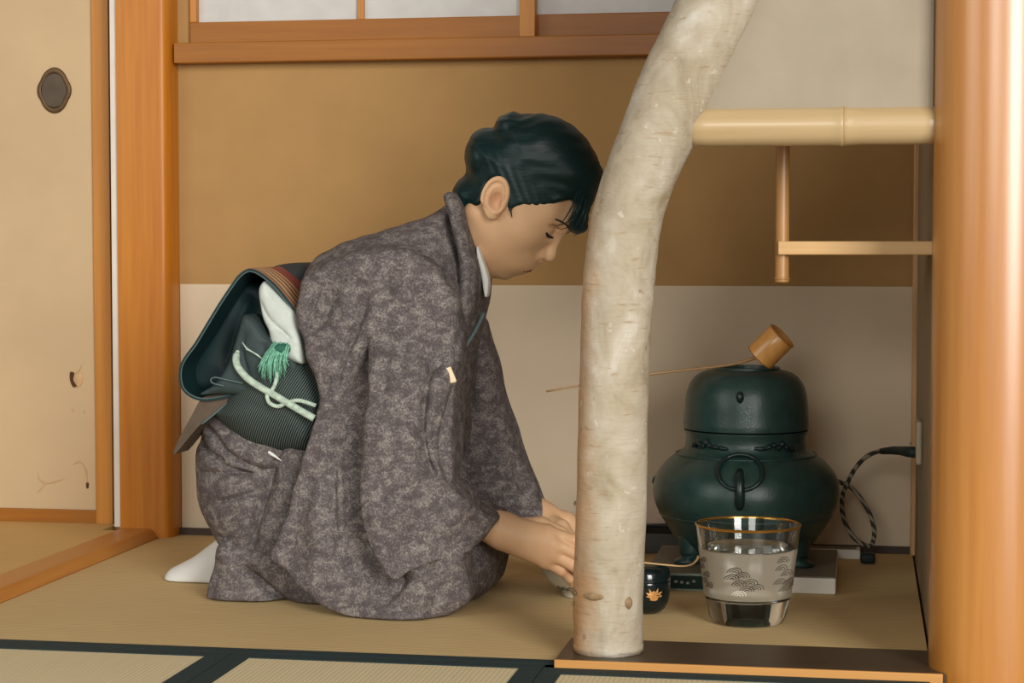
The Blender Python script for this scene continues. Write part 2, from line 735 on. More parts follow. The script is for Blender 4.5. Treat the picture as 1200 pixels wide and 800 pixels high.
# raised sill running towards the room on the left
pts = [(-1.308, -.05), (-1.308, .012), (-1.304, .016), (-1.252, .016), (-1.246, .012), (-1.2385, -.0), (-1.2385, -.05)]
bm = bmesh.new()
prism(bm, pts, 1.5, yp - .001, 'y')
struct(obj('trim_3', bm, MAT['sill_y'], auto=30))

# sliding paper door on the left
yd = 3.40
door = empty('door_1', (X_(60, yd), yd, 0.0))
struct(door)
zb0, zb1 = Z_(618.5, yd, 60), Z_(596.5, yd, 60)
xs0, xs1 = X_(110.5, yd), X_(130.5, yd)
dp = [obj('paper_panel', bx(-2.15, xs0 + .004, yd + .006, yd + .02, zb1 - .004, ZT), MAT['fusuma']),
      obj('bottom_rail', bx(-2.15, xs1, yd, yd + .026, zb0, zb1, .0015), MAT['rail_x']),
      obj('stile', bx(xs0, xs1, yd - .001, yd + .027, zb0, ZT, .0015), MAT['rail_z']),
      obj('stile_edge', bx(xs1, X_(133.5, yd), yd + .004, yd + .026, zb0, ZT), MAT['dark_wood'])]


def lobed(cx, cz, rx, rz, k, n=64):
    o = []
    for i in range(n):
        a = 2 * PI * i / n
        e = 1.0
        if k:
            ea = 1 / math.sqrt((math.cos(a) / .88) ** 2 + math.sin(a) ** 2)
            eb = 1 / math.sqrt(math.cos(a) ** 2 + (math.sin(a) / .72) ** 2)
            e = max(ea, eb)
        o.append((cx + rx * e * math.cos(a), cz + rz * e * math.sin(a)))
    return o


hc = atY(64, 106, yd + .006)
sc_b = (atY(65, 106, yd) - atY(64, 106, yd)).x
bm = bmesh.new()
rings = []
for (s, dy, k) in ((1.0, 0.0, .05), (.97, -.004, .05), (.86, -.0055, .05), (.76, -.004, .03), (.72, .001, .0), (.70, .004, .0)):
    rings.append([bm.verts.new((p[0], yd + .0058 + dy, p[1])) for p in lobed(hc.x, hc.z, 20 * sc_b * s, 25.5 * sc_b * s, k)])
for a, b in zip(rings, rings[1:]):
    for i in range(64):
        bm.faces.new((a[i], b[i], b[(i + 1) % 64], a[(i + 1) % 64]))
hnd = obj('recessed_pull', bm, MAT['bronze'], auto=50)
bm = bmesh.new()
prism(bm, lobed(hc.x, hc.z, 14.5 * sc_b, 18.5 * sc_b, 0), yd + .003, yd + .0065)
hin = obj('pull_recess', bm, MAT['bronze_dark'])
dp += [hnd]


def flat_px(name, px, y0, y1, mat, n=4):
    P = [(atY(a, b, y0).x, atY(a, b, y0).z) for a, b in (spline(px, n, True) if n > 1 else px)]
    bm = bmesh.new()
    prism(bm, P, y0, y1)
    return obj(name, bm, mat)


yq = yd + .0055
dp.append(flat_px('torn_hole', [(82, 436), (87, 437), (86, 445), (90, 453), (86, 454), (82, 446)], yq, yq + .0008, MAT['hole']))
dp.append(flat_px('torn_hole', [(101, 565), (104, 566), (103.5, 572), (101, 571)], yq, yq + .0008, MAT['hole']))
for c in ([(96, 427), (92, 435), (87, 438)], [(86, 454), (92, 453), (96, 447), (97, 437)], [(44, 553), (46, 561), (54, 566), (66, 564), (76, 560)],
          [(54, 566), (48, 572), (44, 577)], [(86, 544), (92, 541), (97, 543)], [(97, 543), (101, 552), (102, 566)], [(84, 478), (86, 482)], [(98, 480), (99, 484)]):
    bm = bmesh.new()
    P = [atY(a, b, yq) for a, b in spline(c, 5)]
    tube(bm, P, [.0003 + .0013 * math.sin(PI * (i + .4) / (len(P) + .2)) for i in range(len(P))], 8)
    dp.append(obj('torn_paper', bm, MAT['flap'], smooth=True))
bm = bmesh.new()
fp = [(88, 439), (94, 436), (97, 440), (95, 450), (91, 453), (88, 447)]
P = [atY(a, b, yq) for a, b in spline(fp, 3, True)]
c0 = bm.verts.new(sum(P, Vector()) / len(P) + Vector((0, -.006, 0)))
vv = [bm.verts.new(p) for p in P]
for i in range(len(vv)):
    bm.faces.new((vv[i], vv[(i + 1) % len(vv)], c0))
dp.append(obj('torn_paper', bm, MAT['flap'], smooth=True))
adopt(door, *dp, hin)
hin.data.transform(Matrix.Translation(Vector((0, 0, 0))))
hin.parent = hnd

# ---- mats
def mat_thing(label, pts, z, rush, loc, borders, group=None, zt=-.05):
    r = empty('tatami_mat', loc)
    k = [obj('rush_cover', prism(bmesh.new(), pts, zt, z, 'z'), rush)]
    for b in borders:
        k.append(obj('cloth_border', bx(b[0], b[1], b[2], b[3], zt + .001, z + .0012, .0006, 1), MAT['heri']))
    adopt(r, *k)
    tag(r, label, 'tatami mat', group)
    return r


YF = 2.393
bxr = -0.371
mat_thing('golden tan tatami mat the person in the kimono kneels on', [(XL, YF), (bxr - .0015, YF), (bxr - .0015, 2.517), (XR - .004, 2.517), (XR - .004, YB - .012), (XL, YB - .012)], 0.0, MAT['tatami'], (-.6, 2.9, -.05),
          [(XL, bxr - .0015, YF, YF + .026), (bxr, XR - .004, 2.517, 2.53)])
mat_thing('pale tatami mat at the front left corner, beside the raised sill', [(-1.237, 1.5), (-.7905, 1.5), (-.7905, YF - .001), (-1.237, YF - .001)], 0.0, MAT['tatami_f'], (-1.0, 1.9, -.05),
          [(-1.237, -.7905, YF - .028, YF - .001), (-.819, -.7905, 1.5, YF - .028)])
mat_thing('small pale tatami mat in front of the kneeling person, between two dark borders', [(-.7895, 1.5), (-.3855, 1.5), (-.3855, YF - .001), (-.7895, YF - .001)], 0.0, MAT['tatami_f'], (-.59, 1.9, -.05),
          [(-.7895, -.3855, YF - .028, YF - .001), (-.7895, -.761, 1.5, YF - .028), (-.414, -.3855, 1.5, YF - .028)])
mat_thing('pale tatami mat in front of the wooden threshold board', [(-.3845, 1.5), (1.3, 1.5), (1.3, 2.3735), (.247, 2.3735), (.247, 2.353), (.083, 2.353), (.083, 2.3735), (-.3845, 2.3735)], 0.0, MAT['tatami_f'], (0.1, 1.9, -.05),
          [(-.3845, .083, 2.340, 2.3735), (.247, 1.3, 2.340, 2.3735), (-.3845, -.358, 1.5, 2.340)])
mat_thing('golden tatami mat in front of the sliding paper door', [(-2.2, 1.5), (-1.309, 1.5), (-1.309, YB - .06), (-1.342, YB - .058), (-1.342, yd - .004), (-2.2, yd - .004)], .012, MAT['tatami_l'], (-1.7, 2.6, -.05), [])

# threshold board under the birch post
RP = 0.076
yrp = 2.432
xrp = X_(1091.5, yrp) + RP
a0_, a1_ = math.asin((2.3797 - yrp) / (RP + .001)), math.asin((min(2.5155, yrp + RP) - yrp) / (RP + .001))
bpts = [(bxr, 2.3797)] + [(xrp - (RP + .001) * math.cos(a0_ + (a1_ - a0_) * i / 16), yrp + (RP + .001) * math.sin(a0_ + (a1_ - a0_) * i / 16)) for i in range(17)] + [(XR - .004, 2.5155), (bxr, 2.5155)]
r = empty('threshold_board', (-.13, 2.44, -.05))
adopt(r, obj('board', prism(bmesh.new(), bpts, -.05, .010, 'z'), MAT['board']),
      obj('front_edge', bx(bxr - .0005, .098, 2.3745, 2.3795, -.05, .0105, .001), MAT['board_edge']))
tag(r, 'brown wooden threshold board under the birch trunk and the round post', 'threshold')

# ---- birch trunk post
YK = 2.445
bp = [(713, 778, 40.5), (713, 740, 40.5), (713, 700, 41), (716, 600, 41), (717.5, 500, 40.5), (721.5, 400, 40.5), (724.5, 340, 41.5), (728.5, 300, 41.5), (736.5, 250, 40.8), (751.5, 200, 41.2),
      (773, 150, 43), (793, 100, 43.7), (818, 50, 44.2), (842.5, 0, 44.6), (888, -100, 45), (925, -200, 45), (950, -300, 45), (965, -380, 45)]
ppm = 1 / (atY(701, 400, YK) - atY(700, 400, YK)).x
cp = spline([(a, b, c) for a, b, c in bp], 10)
bm = bmesh.new()
rings = []
P = [atY(a, b, YK) for a, b, c in cp]
for j_ in range(4):
    P[j_].z = max(P[j_].z, .0116 + .004 * j_)
fr = frames(P)
seg = 56
for j, (p, (tt, u, w)) in enumerate(zip(P, fr)):
    rr = cp[j][2] / ppm
    ring = []
    for i in range(seg):
        a = 2 * PI * i / seg
        k = 1 + .010 * math.sin(3 * a + j * .11) + .008 * math.sin(5 * a - j * .23) + .006 * math.sin(j * .9 + 2 * a)
        d = u * math.cos(a) + w * math.sin(a)
        if j == 0:
            d = Vector((math.cos(a), math.sin(a), 0)) if False else Vector((d.x, d.y, 0)).normalized()
        ring.append(bm.verts.new(p + d * (rr * k)))
    rings.append(ring)
for a, b in zip(rings, rings[1:]):
    for i in range(seg):
        bm.faces.new((a[i], a[(i + 1) % seg], b[(i + 1) % seg], b[i]))
bm.faces.new(rings[0][::-1])
bm.faces.new(rings[-1])
t = NT('birch_bark')
v = t.coord()
big = t.noise(t.coord((1, 1, .8)), 16, 5, 0.62, .6)
base = t.ramp(big, [(0.3, lin((146, 132, 108))), (0.45, lin((170, 158, 136))), (0.58, lin((182, 172, 153))), (0.72, lin((200, 194, 181)))])
sx = t.n('ShaderNodeSeparateXYZ')
t.l(v, sx.inputs[0])
# tan stripe on the side that faces the kneeling person
tanmask = t.ramp(t.math('ADD', sx.outputs['X'], t.math('MULTIPLY', t.math('SUBTRACT', t.noise(v, 14, 3), 0.5), 0.04)), [(0.0, (1, 1, 1, 1)), (1.0, (1, 1, 1, 1))])
xm = t.n('ShaderNodeMapRange')
t.l(t.math('ADD', sx.outputs['X'], t.math('MULTIPLY', t.math('SUBTRACT', t.noise(v, 16, 3), 0.5), 0.045)), xm.inputs['Value'])
x_left = atY(677, 500, YK).x - P[0].x
xm.inputs['From Min'].default_value = x_left - .002
xm.inputs['From Max'].default_value = x_left + .034
xm.inputs['To Min'].default_value = 0.8
xm.inputs['To Max'].default_value = 0.0
zlim = t.n('ShaderNodeMapRange')
t.l(sx.outputs['Z'], zlim.inputs['Value'])
zlim.inputs['From Min'].default_value = .52
zlim.inputs['From Max'].default_value = .62
zlim.inputs['To Min'].default_value = 1
zlim.inputs['To Max'].default_value = 0.0
base = t.mix(t.math('MULTIPLY', xm.outputs[0], zlim.outputs[0]), base, lin((184, 132, 80)))
v2 = t.coord((1, 1, 5.5))
len_n = t.noise(v2, 34, 3, 0.5)
lm = t.ramp(len_n, [(0.63, (0, 0, 0, 1)), (0.70, (1, 1, 1, 1))])
base = t.mix(t.math('MULTIPLY', lm, 0.5), base, lin((150, 122, 88)))
fl = t.ramp(t.noise(v, 70, 3), [(0.66, (0, 0, 0, 1)), (0.72, (1, 1, 1, 1))])
base = t.mix(t.math('MULTIPLY', fl, 0.35), base, lin((222, 216, 202)))
sp = t.ramp(t.noise(v, 48, 2), [(0.70, (0, 0, 0, 1)), (0.76, (1, 1, 1, 1))])
base = t.mix(t.math('MULTIPLY', sp, 0.5), base, lin((120, 92, 62)))
t.set(base, 0.75, 0, 0.25)
hgt = t.math('ADD', t.math('MULTIPLY', t.noise(v2, 40, 4), 0.5), t.math('MULTIPLY', big, 0.8))
t.bump(hgt, 0.5, 0.005)
MAT['birch'] = t.m
MAT['scar'] = m_plain('bark_scar', (140, 116, 84), 0.85, var=0.15, nscale=120)
birch = empty('birch_post', (P[0].x, YK, .0116))
bt = obj('trunk', bm, MAT['birch'], auto=180)
kids = [bt]
for (sx0, sy0, w_, h_) in ((672, 690, 20, 4.0), (707, 691, 13, 4.5), (697, 238, 5, 5), (689, 257, 3.5, 7), (676, 588, 6, 3), (745, 700, 5, 7), (675, 706, 3.5, 3)):
    bm = bmesh.new()
    k_ = min(range(len(cp)), key=lambda i: abs(cp[i][1] - sy0))
    R_ = cp[k_][2] / ppm
    off = max(-.96, min(.96, (sx0 - cp[k_][0]) / cp[k_][2]))
    th0 = math.asin(off) - .17
    hw = w_ / cp[k_][2]
    grid = []
    for iu in range(-6, 7):
        row = []
        for iv in range(-3, 4):
            uu, vv_ = iu / 6, iv / 3
            q = max(0, 1 - uu * uu - vv_ * vv_)
            th = th0 + hw * uu * math.sqrt(max(.02, 1 - vv_ * vv_ * .95))
            rr = R_ * 1.004 + .0022 * math.sqrt(q) + .0006
            row.append(bm.verts.new((P[k_].x + rr * math.sin(th), YK - rr * math.cos(th), P[k_].z + vv_ * h_ / ppm)))
        grid.append(row)
    for a, b in zip(grid, grid[1:]):
        for i in range(6):
            bm.faces.new((a[i], a[i + 1], b[i + 1], b[i]))
    kids.append(obj('bark_scar', bm, MAT['scar'], smooth=True))
adopt(birch, *kids)
tag(birch, 'pale birch trunk post, curved at the top, standing on the threshold board', 'post')

# ---- round post on the right
bm = bmesh.new()
lathe(bm, [(RP - .003, 0.0), (RP, .003), (RP, .5), (RP * .985, 1.2), (RP * .97, ZT + .049)], (xrp, yrp, -.0555), 96, True, True)
rp = obj('round_post', bm, MAT['post_r'], auto=40)
tag(rp, 'thick polished round wooden post at the far right', 'post')

struct(obj('wall_front', bx(xrp + RP * .8, 1.3, 2.45, 2.52, -.05, ZT), MAT['sleeve']))
# ---- bamboo beam and the short wall above it
MAT['bamboo'] = m_wood('bamboo_skin', (176, 150, 108), (192, 168, 128), 'x', 0.28, spec=0.5)
MAT['bamboo_cut'] = m_plain('bamboo_node', (176, 140, 90), 0.5)
yb_ = YK
zc = Z_(147.5, yb_, 950)
rb = 22.5 / ppm
xb0, xb1, xn = X_(811, yb_), X_(1096, yb_), X_(987, yb_)
prof = [(xb0, rb * .90), (xb0 + .004, rb * .97), (xb0 + .02, rb), (xn - .02, rb * 1.0), (xn - .006, rb * 1.02), (xn - .003, rb * 1.06), (xn - .0012, rb * 1.055), (xn, rb * 1.0), (xn + .0015, rb * 1.04), (xn + .006, rb * 1.0), (xn + .02, rb * .975), (xb1 - .012, rb * .99), (xb1 - .004, rb * .97), (xb1, rb * .9)]
bm = bmesh.new()
seg = 48
rings = [[bm.verts.new((x, yb_ + r * math.cos(2 * PI * i / seg), zc + r * math.sin(2 * PI * i / seg))) for i in range(seg)] for x, r in prof]
for a, b in zip(rings, rings[1:]):
    for i in range(seg):
        bm.faces.new((a[i], a[(i + 1) % seg], b[(i + 1) % seg], b[i]))
bm.faces.new(rings[0][::-1])
bm.faces.new(rings[-1])
beam = empty('bamboo_beam', (xb0, yb_, zc))
cul = obj('culm', bm, MAT['bamboo'], auto=50)
bm = bmesh.new()
torus(bm, (xn - .0008, yb_, zc), rb * 1.005, .0011, rot=Matrix.Rotation(PI / 2, 3, 'Y'), seg=48, rs=8)
adopt(beam, cul, obj('node_ring', bm, MAT['bamboo_cut'], smooth=True))
tag(beam, 'thick yellow bamboo beam with one node, between birch trunk and round post', 'beam')

ed = [(a + c / .9, b) for a, b, c in bp]
pts = [(X_(p[0] - 10, YK, p[1]), Z_(p[1], YK, p[0])) for p in [(838, 128), (850, 97), (869, 50), (891, 2), (936, -100), (972, -200), (996, -300), (1010, -350)]]
pts = [(X_(830, YK), zc + rb * .55)] + [q for q in pts if q[1] < ZT - .02] + [(pts[-1][0], ZT), (X_(1090, YK), ZT), (X_(1090, YK), zc + rb * .55)]
struct(obj('wall_sleeve', prism(bmesh.new(), pts, YK - .012, YK + .03), MAT['sleeve']))

# ---- hanging shelf behind the beam
MAT['bamboo_thin'] = m_wood('thin_bamboo', (150, 104, 56), (186, 142, 88), 'z', 0.35, spec=0.5)
MAT['shelf'] = m_wood('shelf_wood', (196, 156, 102), (216, 178, 124), 'x', 0.5)
ysf = 2.60
sh = empty('hanging_shelf', (X_(1000, ysf), ysf + .12, Z_(298, ysf, 1000)))
bm = bmesh.new()
zs0, zs1 = Z_(298.5, ysf, 1000), Z_(282.5, ysf, 1000)
box(bm, X_(911, ysf), XR - .001, ysf, ysf + .24, zs0, zs1, .0015)
s1 = obj('shelf_board', bm, MAT['shelf'])
zt_h = zc + .06
xh = X_(915, ysf - .0)
rh = 8.3 * (atY(701, 400, ysf) - atY(700, 400, ysf)).x
bm = bmesh.new()
zh0 = Z_(331, ysf, 915)
zn_ = Z_(326, ysf, 915)
prf = [(rh * .9, zh0), (rh, zh0 + .001), (rh, zn_ - .002), (rh * 1.12, zn_ - .001), (rh * 1.12, zn_), (rh * .97, zn_ + .001), (rh * .97, zt_h)]
lathe(bm, prf, (xh, ysf + .02, 0), 28, True, True)
s2 = obj('bamboo_hanger', bm, MAT['bamboo_thin'], auto=45)
adopt(sh, s1, s2)
tag(sh, 'small hanging wooden shelf on a thin bamboo rod, below the bamboo beam', 'shelf')
# corner rod in the recess
struct(obj('trim_4', bx(X_(1069, YB - .03), X_(1079, YB - .03), YB - .03, YB - .013, 0.0, ZT, .003), m_wood('corner_rod', (196, 150, 98), (222, 180, 128), 'z', 0.5)))

# ================================================================== TEA THINGS
def sc_at(Y, px=870, py=600):
    return (atY(px + 1, py, Y) - atY(px, py, Y)).x


t = NT('cast_iron')
v = t.coord()
t.set(t.ramp(t.noise(v, 40, 4), [(0.3, lin((30, 58, 55))), (0.7, lin((44, 72, 67)))]), 0.36, 0.0, 0.55)
t.bump(t.math('ADD', t.noise(v, 260, 3), t.math('MULTIPLY', t.noise(v, 60, 2), .5)), 0.25, 0.0012)
MAT['iron'] = t.m
MAT['iron_gloss'] = m_plain('iron_ring', (28, 48, 47), 0.32, 0.3, 0.6)
MAT['lacquer'] = m_plain('black_lacquer', (10, 26, 27), 0.12, 0, 0.6, var=0.02)
MAT['white_case'] = m_plain('white_case', (236, 232, 222), 0.5, var=0.02)
MAT['grey_plate'] = m_plain('grey_plate', (120, 110, 94), 0.5, var=0.05)
MAT['panel_frame'] = m_plain('panel_frame', (124, 138, 126), 0.5)
MAT['panel'] = m_plain('panel_dark', (24, 48, 44), 0.25)

# heater base
xc, yc_ = -0.178, 3.10
sx0, sx1 = -0.325, -0.036
hb = empty('heater_base', ((sx0 + sx1) / 2, 3.085, 0.0003))
yf = 2.953
k = [obj('case', bx(sx0, sx1, yf, 3.225, .0003, .0245, .002), MAT['white_case']),
     obj('top_plate', bx(sx0 + .002, sx1 - .001, yf + .0015, 3.223, .0245, .0268, .0008), MAT['grey_plate'])]
pz0, pz1 = Z_(691.5, yf, 800), Z_(671.5, yf, 800)
pf = obj('control_panel', bx(X_(782.5, yf, 680), X_(828, yf, 680), yf - .002, yf + .001, pz0, pz1, .0006), MAT['panel_frame'])
bm = bmesh.new()
box(bm, X_(785.5, yf, 680), X_(825, yf, 680), yf - .0026, yf - .001, pz0 + .003, pz1 - .003)
pi_ = obj('dark_display', bm, MAT['panel'])
bm = bmesh.new()
for kx in (792, 799, 806, 813):
    cpt = atY(kx, 681 + (kx % 3), yf - .0026)
    bmesh.ops.create_uvsphere(bm, u_segments=10, v_segments=6, radius=.0022, matrix=Matrix.Translation(cpt) @ Matrix.Diagonal((1.4, .3, 1, 1)))
pb_ = obj('button_row', bm, MAT['panel_frame'], smooth=True)
adopt(hb, *k, pf)
for q in (pi_, pb_):
    q.data.transform(Matrix.Translation(-Vector(hb.location)))
    q.parent = pf
tag(hb, 'low white heater base with grey top under the black brazier', 'heater')

# brazier (lower bowl) and kettle (upper dome)
s = sc_at(yc_, 874, 570)
xk = X_(874, yc_, 570)


def zpx(py):
    return Z_(py, yc_, 874)


z0b = .0272
br = empty('brazier', (xk, yc_, z0b))
pr = [(0, zpx(652)), (52, zpx(651)), (70, zpx(642)), (84, zpx(628)), (97, zpx(608)), (105.5, zpx(592)), (109, zpx(576)), (107.5, zpx(563)), (103, zpx(552)), (94, zpx(541)), (83, zpx(532)), (75, zpx(527)), (71.5, zpx(523)), (70.5, zpx(515)), (70.5, zpx(508)), (72.5, zpx(505)), (72.5, zpx(503)), (69, zpx(502.5)), (60, zpx(503)), (0, zpx(504))]
pr2 = spline(pr[1:12], 5) + [np.array(p) for p in pr[12:19]]
bm = bmesh.new()
lathe(bm, [(.001, pr2[0][1])] + [(p[0] * s, max(p[1], z0b + .004)) for p in pr2] + [(.001, pr[-1][1])], (xk, yc_, 0), 96, True, True)
kid = [obj('bowl', bm, MAT['iron'], auto=45)]
bm = bmesh.new()
for zz, rr in ((zpx(601), 101.2), (zpx(531), 82)):
    torus(bm, (xk, yc_, zz), rr * s, .0016, seg=96, rs=8)
kid.append(obj('raised_line', bm, MAT['iron'], smooth=True))
for a in (-2.55, -.58, 1.57):
    ca, sa = math.cos(a), math.sin(a)
    bm = bmesh.new()
    pp = [(xk + ca * 70 * s, yc_ + sa * 70 * s, zpx(618)), (xk + ca * 74 * s, yc_ + sa * 74 * s, zpx(632)), (xk + ca * 73 * s, yc_ + sa * 73 * s, zpx(645)), (xk + ca * 76 * s, yc_ + sa * 76 * s, zpx(657)), (xk + ca * 80 * s, yc_ + sa * 80 * s, z0b + .006), (xk + ca * 79 * s, yc_ + sa * 79 * s, z0b)]
    tube(bm, spline(pp, 5), [.021] * 5 + [.0185] * 5 + [.0165] * 5 + [.016] * 5 + [.019] * 6, 16)
    for q_ in bm.verts:
        q_.co.z = max(q_.co.z, z0b + .0006)
    kid.append(obj('foot', bm, MAT['iron'], smooth=True))


def on_bowl(px, py, out=0.0):
    """point on the room side of the brazier or kettle skin seen at a pixel"""
    zz = zpx(py)
    return px, zz


def surf(px, zz, profile, extra=0.0):
    r_ = np.interp(zz, [p[1] for p in profile], [p[0] for p in profile]) * s + extra
    dx = (px - 874) * s
    dx = max(-r_ * .98, min(r_ * .98, dx))
    # the camera looks a few degrees from the left of the wall's normal
    th = math.asin(dx / r_) + .056
    return Vector((xk + r_ * math.sin(th), yc_ - r_ * math.cos(th), zz))


bp_ = sorted([(p[0], p[1]) for p in pr2[:62]], key=lambda q: q[1])
# ring handle lying on the shoulder, its lug and the tongue below
bm = bmesh.new()
P = []
for i in range(40):
    a = 2 * PI * i / 40
    P.append(surf(868 + 25 * math.cos(a), zpx(545.5 - 18.5 * math.sin(a)) + .004, bp_, .0065 + .004 * math.sin(a)))
P.append(P[0])
tube(bm, P, .0034, 10, cap=False)
ringo = obj('ring_handle', bm, MAT['iron_gloss'], smooth=True)
bm = bmesh.new()
tube(bm, [surf(867.5, zpx(541), bp_, .004), surf(867.5, zpx(546), bp_, .013), surf(867.5, zpx(553), bp_, .014), surf(867.5, zpx(565), bp_, .009), surf(867.5, zpx(577), bp_, .005), surf(867.5, zpx(582), bp_, .002)], [.005, .0065, .0068, .0078, .0075, .004], 14)
lug = obj('lug', bm, MAT['iron_gloss'], smooth=True)
kid += [ringo, lug]
for pxs in (((812, 519), (819, 515), (824, 518), (829, 512), (833, 517), (842, 518), (852, 519)), ((930, 521), (922, 519), (916, 513), (911, 518), (905, 514), (897, 518), (884, 518))):
    bm = bmesh.new()
    P = [surf(a, zpx(b), bp_, .0035) for a, b in spline(pxs, 5)]
    tube(bm, P, [.0022 + .0026 * abs(math.sin(i * .75)) * (1 - i / len(P) * .55) for i in range(len(P))], 8)
    kid.append(obj('cloud_ornament', bm, MAT['iron_gloss'], smooth=True))
# side lug seen against the wall
bm = bmesh.new()
zz = zpx(567)
tube(bm, [(xk - 98 * s, yc_ + .012, zz), (xk - 108 * s, yc_ + .01, zz + .002), (xk - 111 * s, yc_ + .01, zz + .003)], [.013, .009, .004], 12)
kid.append(obj('lug', bm, MAT['iron'], smooth=True))
adopt(br, *kid)
tag(br, 'wide black iron brazier bowl holding the kettle, with ring handle', 'brazier')

kt = empty('iron_kettle', (xk, yc_, zpx(502)))
prk = [(66, zpx(501.5)), (73.2, zpx(501)), (73.8, zpx(496)), (72.8, zpx(485)), (71.6, zpx(470)), (69.5, zpx(458)), (65.5, zpx(448)), (59, zpx(440)), (50, zpx(435)), (43, zpx(433.2)), (39.5, zpx(432.2)), (39, zpx(430)), (37.4, zpx(429.4)), (35.5, zpx(430)), (35, zpx(433))]
prk2 = [np.array(prk[0]), np.array(prk[1])] + spline(prk[2:11], 5) + [np.array(p) for p in prk[11:]]
bm = bmesh.new()
lathe(bm, [(.001, zpx(501.5))] + [(p[0] * s, p[1]) for p in prk2] + [(33 * s, zpx(470)), (.001, zpx(472))], (xk, yc_, 0), 96, True, True)
kk = [obj('body', bm, MAT['iron'], auto=45)]
kp = sorted([(p[0], p[1]) for p in prk2[:48]], key=lambda q: q[1])
bm = bmesh.new()
bmesh.ops.create_uvsphere(bm, u_segments=16, v_segments=10, radius=.0075, matrix=Matrix.Translation(surf(867, zpx(460), kp, .002)) @ Matrix.Diagonal((.8, 1, 1.25, 1)))
kk.append(obj('lug', bm, MAT['iron_gloss'], smooth=True))
bm = bmesh.new()
for i in range(70):
    a = rng.normal(878, 5)
    b = rng.normal(480, 9)
    p = surf(a, zpx(min(498, max(458, b))), kp, .0002)
    bmesh.ops.create_icosphere(bm, subdivisions=1, radius=float(rng.uniform(.0005, .0013)), matrix=Matrix.Translation(p))
MAT['drop'] = m_plain('water_drop', (150, 168, 164), 0.05, 0, 1.0)
wd = obj('water_drops', bm, MAT['drop'], smooth=True)
wd['kind'] = 'stuff'
kk.append(wd)
adopt(kt, *kk)
tag(kt, 'black iron kettle, dome shaped and open, sitting in the brazier', 'kettle')

# ladle
MAT['ladle'] = m_wood('ladle_bamboo', (206, 146, 72), (226, 170, 98), 'z', 0.28, spec=0.6)
MAT['ladle_in'] = m_plain('ladle_edge', (150, 104, 58), 0.5)
MAT['handle'] = m_wood('ladle_stick', (150, 116, 76), (178, 142, 98), 'x', 0.5)
ylc = 3.045
sl = sc_at(ylc, 900, 400)
ax = Vector((.70, -.12, .70)).normalized()
cc = atY(903.5, 406, ylc)
u = ax.cross(Vector((0, 1, 0))).normalized()
w = ax.cross(u)
M = Matrix((u, w, ax)).transposed().to_4x4()
M.translation = cc
hl = 19.5 * sl
rc = 18.5 * sl
bm = bmesh.new()
lathe(bm, [(.0005, -hl), (rc * .93, -hl), (rc, -hl + .002), (rc * .99, 0), (rc, hl - .001), (rc * .97, hl), (rc * .88, hl - .0008), (rc * .86, -hl + .005), (.0005, -hl + .004)], (0, 0, 0), 48)
bm.transform(M)
lad = empty('bamboo_ladle', cc)
cup = obj('cup', bm, MAT['ladle'], auto=40)
bm = bmesh.new()
for q in (hl - .0012, -hl + .0012):
    torus(bm, (0, 0, q), rc * .985, .0009, seg=48, rs=8)
bm.transform(M)
rim = obj('cup_rim', bm, MAT['ladle_in'], smooth=True)
bm = bmesh.new()
hp = [atY(893, 416, ylc), atY(880, 420.5, ylc), atY(850, 428, ylc - .01), atY(760, 438.5, ylc - .03), atY(700, 448, ylc - .05), atY(640, 458.5, ylc - .065)]
tube(bm, spline(hp, 6), [.0042] * 8 + [.0036] * 6 + [.003] * 6 + [.0024] * 6 + [.0022] * 5, 10, flat=.7)
adopt(lad, cup, rim, obj('handle', bm, MAT['handle'], smooth=True))
tag(lad, 'bamboo ladle with long thin handle resting on the kettle', 'ladle')

# glass water jar
yg = 2.717
sg = sc_at(yg, 876, 680)
xg = X_(876, yg, 700)


def zg(py):
    return Z_(py, yg, 876)


t = NT('clear_glass')
t.set((0.96, 0.97, 0.96, 1), 0.0, 0, 0.5)
t.b.inputs['Transmission Weight'].default_value = 1.0
t.b.inputs['IOR'].default_value = 1.47
v = t.coord()
sxz = t.n('ShaderNodeSeparateXYZ')
t.l(v, sxz.inputs[0])
mr = t.ramp(sxz.outputs['Z'], [(0.0, (0, 0, 0, 1))])
zr_ = t.n('ShaderNodeValToRGB')
e = zr_.color_ramp.elements
e[0].position, e[0].color = zg(702), (0.0, 0.0, 0.0, 1)
e[1].position, e[1].color = zg(698), (.16, .16, .16, 1)
q = e.new(zg(645))
q.color = (.16, .16, .16, 1)
q = e.new(zg(640))
q.color = (0.0, 0.0, 0.0, 1)
t.l(sxz.outputs['Z'], zr_.inputs['Fac'])
t.l(zr_.outputs['Color'], t.b.inputs['Roughness'])
MAT['glass'] = t.m
t = NT('jar_water')
t.set((0.97, 0.97, 0.95, 1), 0.0, 0, 0.5)
t.b.inputs['Transmission Weight'].default_value = 1.0
t.b.inputs['IOR'].default_value = 1.33
MAT['water'] = t.m
MAT['gold'] = m_plain('gold_rim', (212, 160, 70), 0.25, 0.9, 0.5, var=0.05)
MAT['motif'] = m_plain('motif_brown', (52, 36, 26), 0.5)
jar = empty('glass_water_jar', (xg, yg, .0004))
z0 = .0006
out = [(.0005, z0), (37, z0), (41.5, z0 + .0015), (44, z0 + .006), (46, z0 + .012), (48.5, zg(706)), (50.5, zg(698)), (54, zg(670)), (57.5, zg(645)), (60.5, zg(625)), (62, zg(614)), (61.3, zg(613.2)), (60, zg(614)), (58.3, zg(625)), (55, zg(645)), (51.3, zg(670)), (47.5, zg(694)), (44, zg(699)), (30, zg(700.5)), (.0005, zg(701))]
bm = bmesh.new()
lathe(bm, [(p[0] * sg if p[0] > .1 else p[0], p[1]) for p in out], (xg, yg, 0), 96, True, True)
jg = obj('glass_body', bm, MAT['glass'], auto=35)
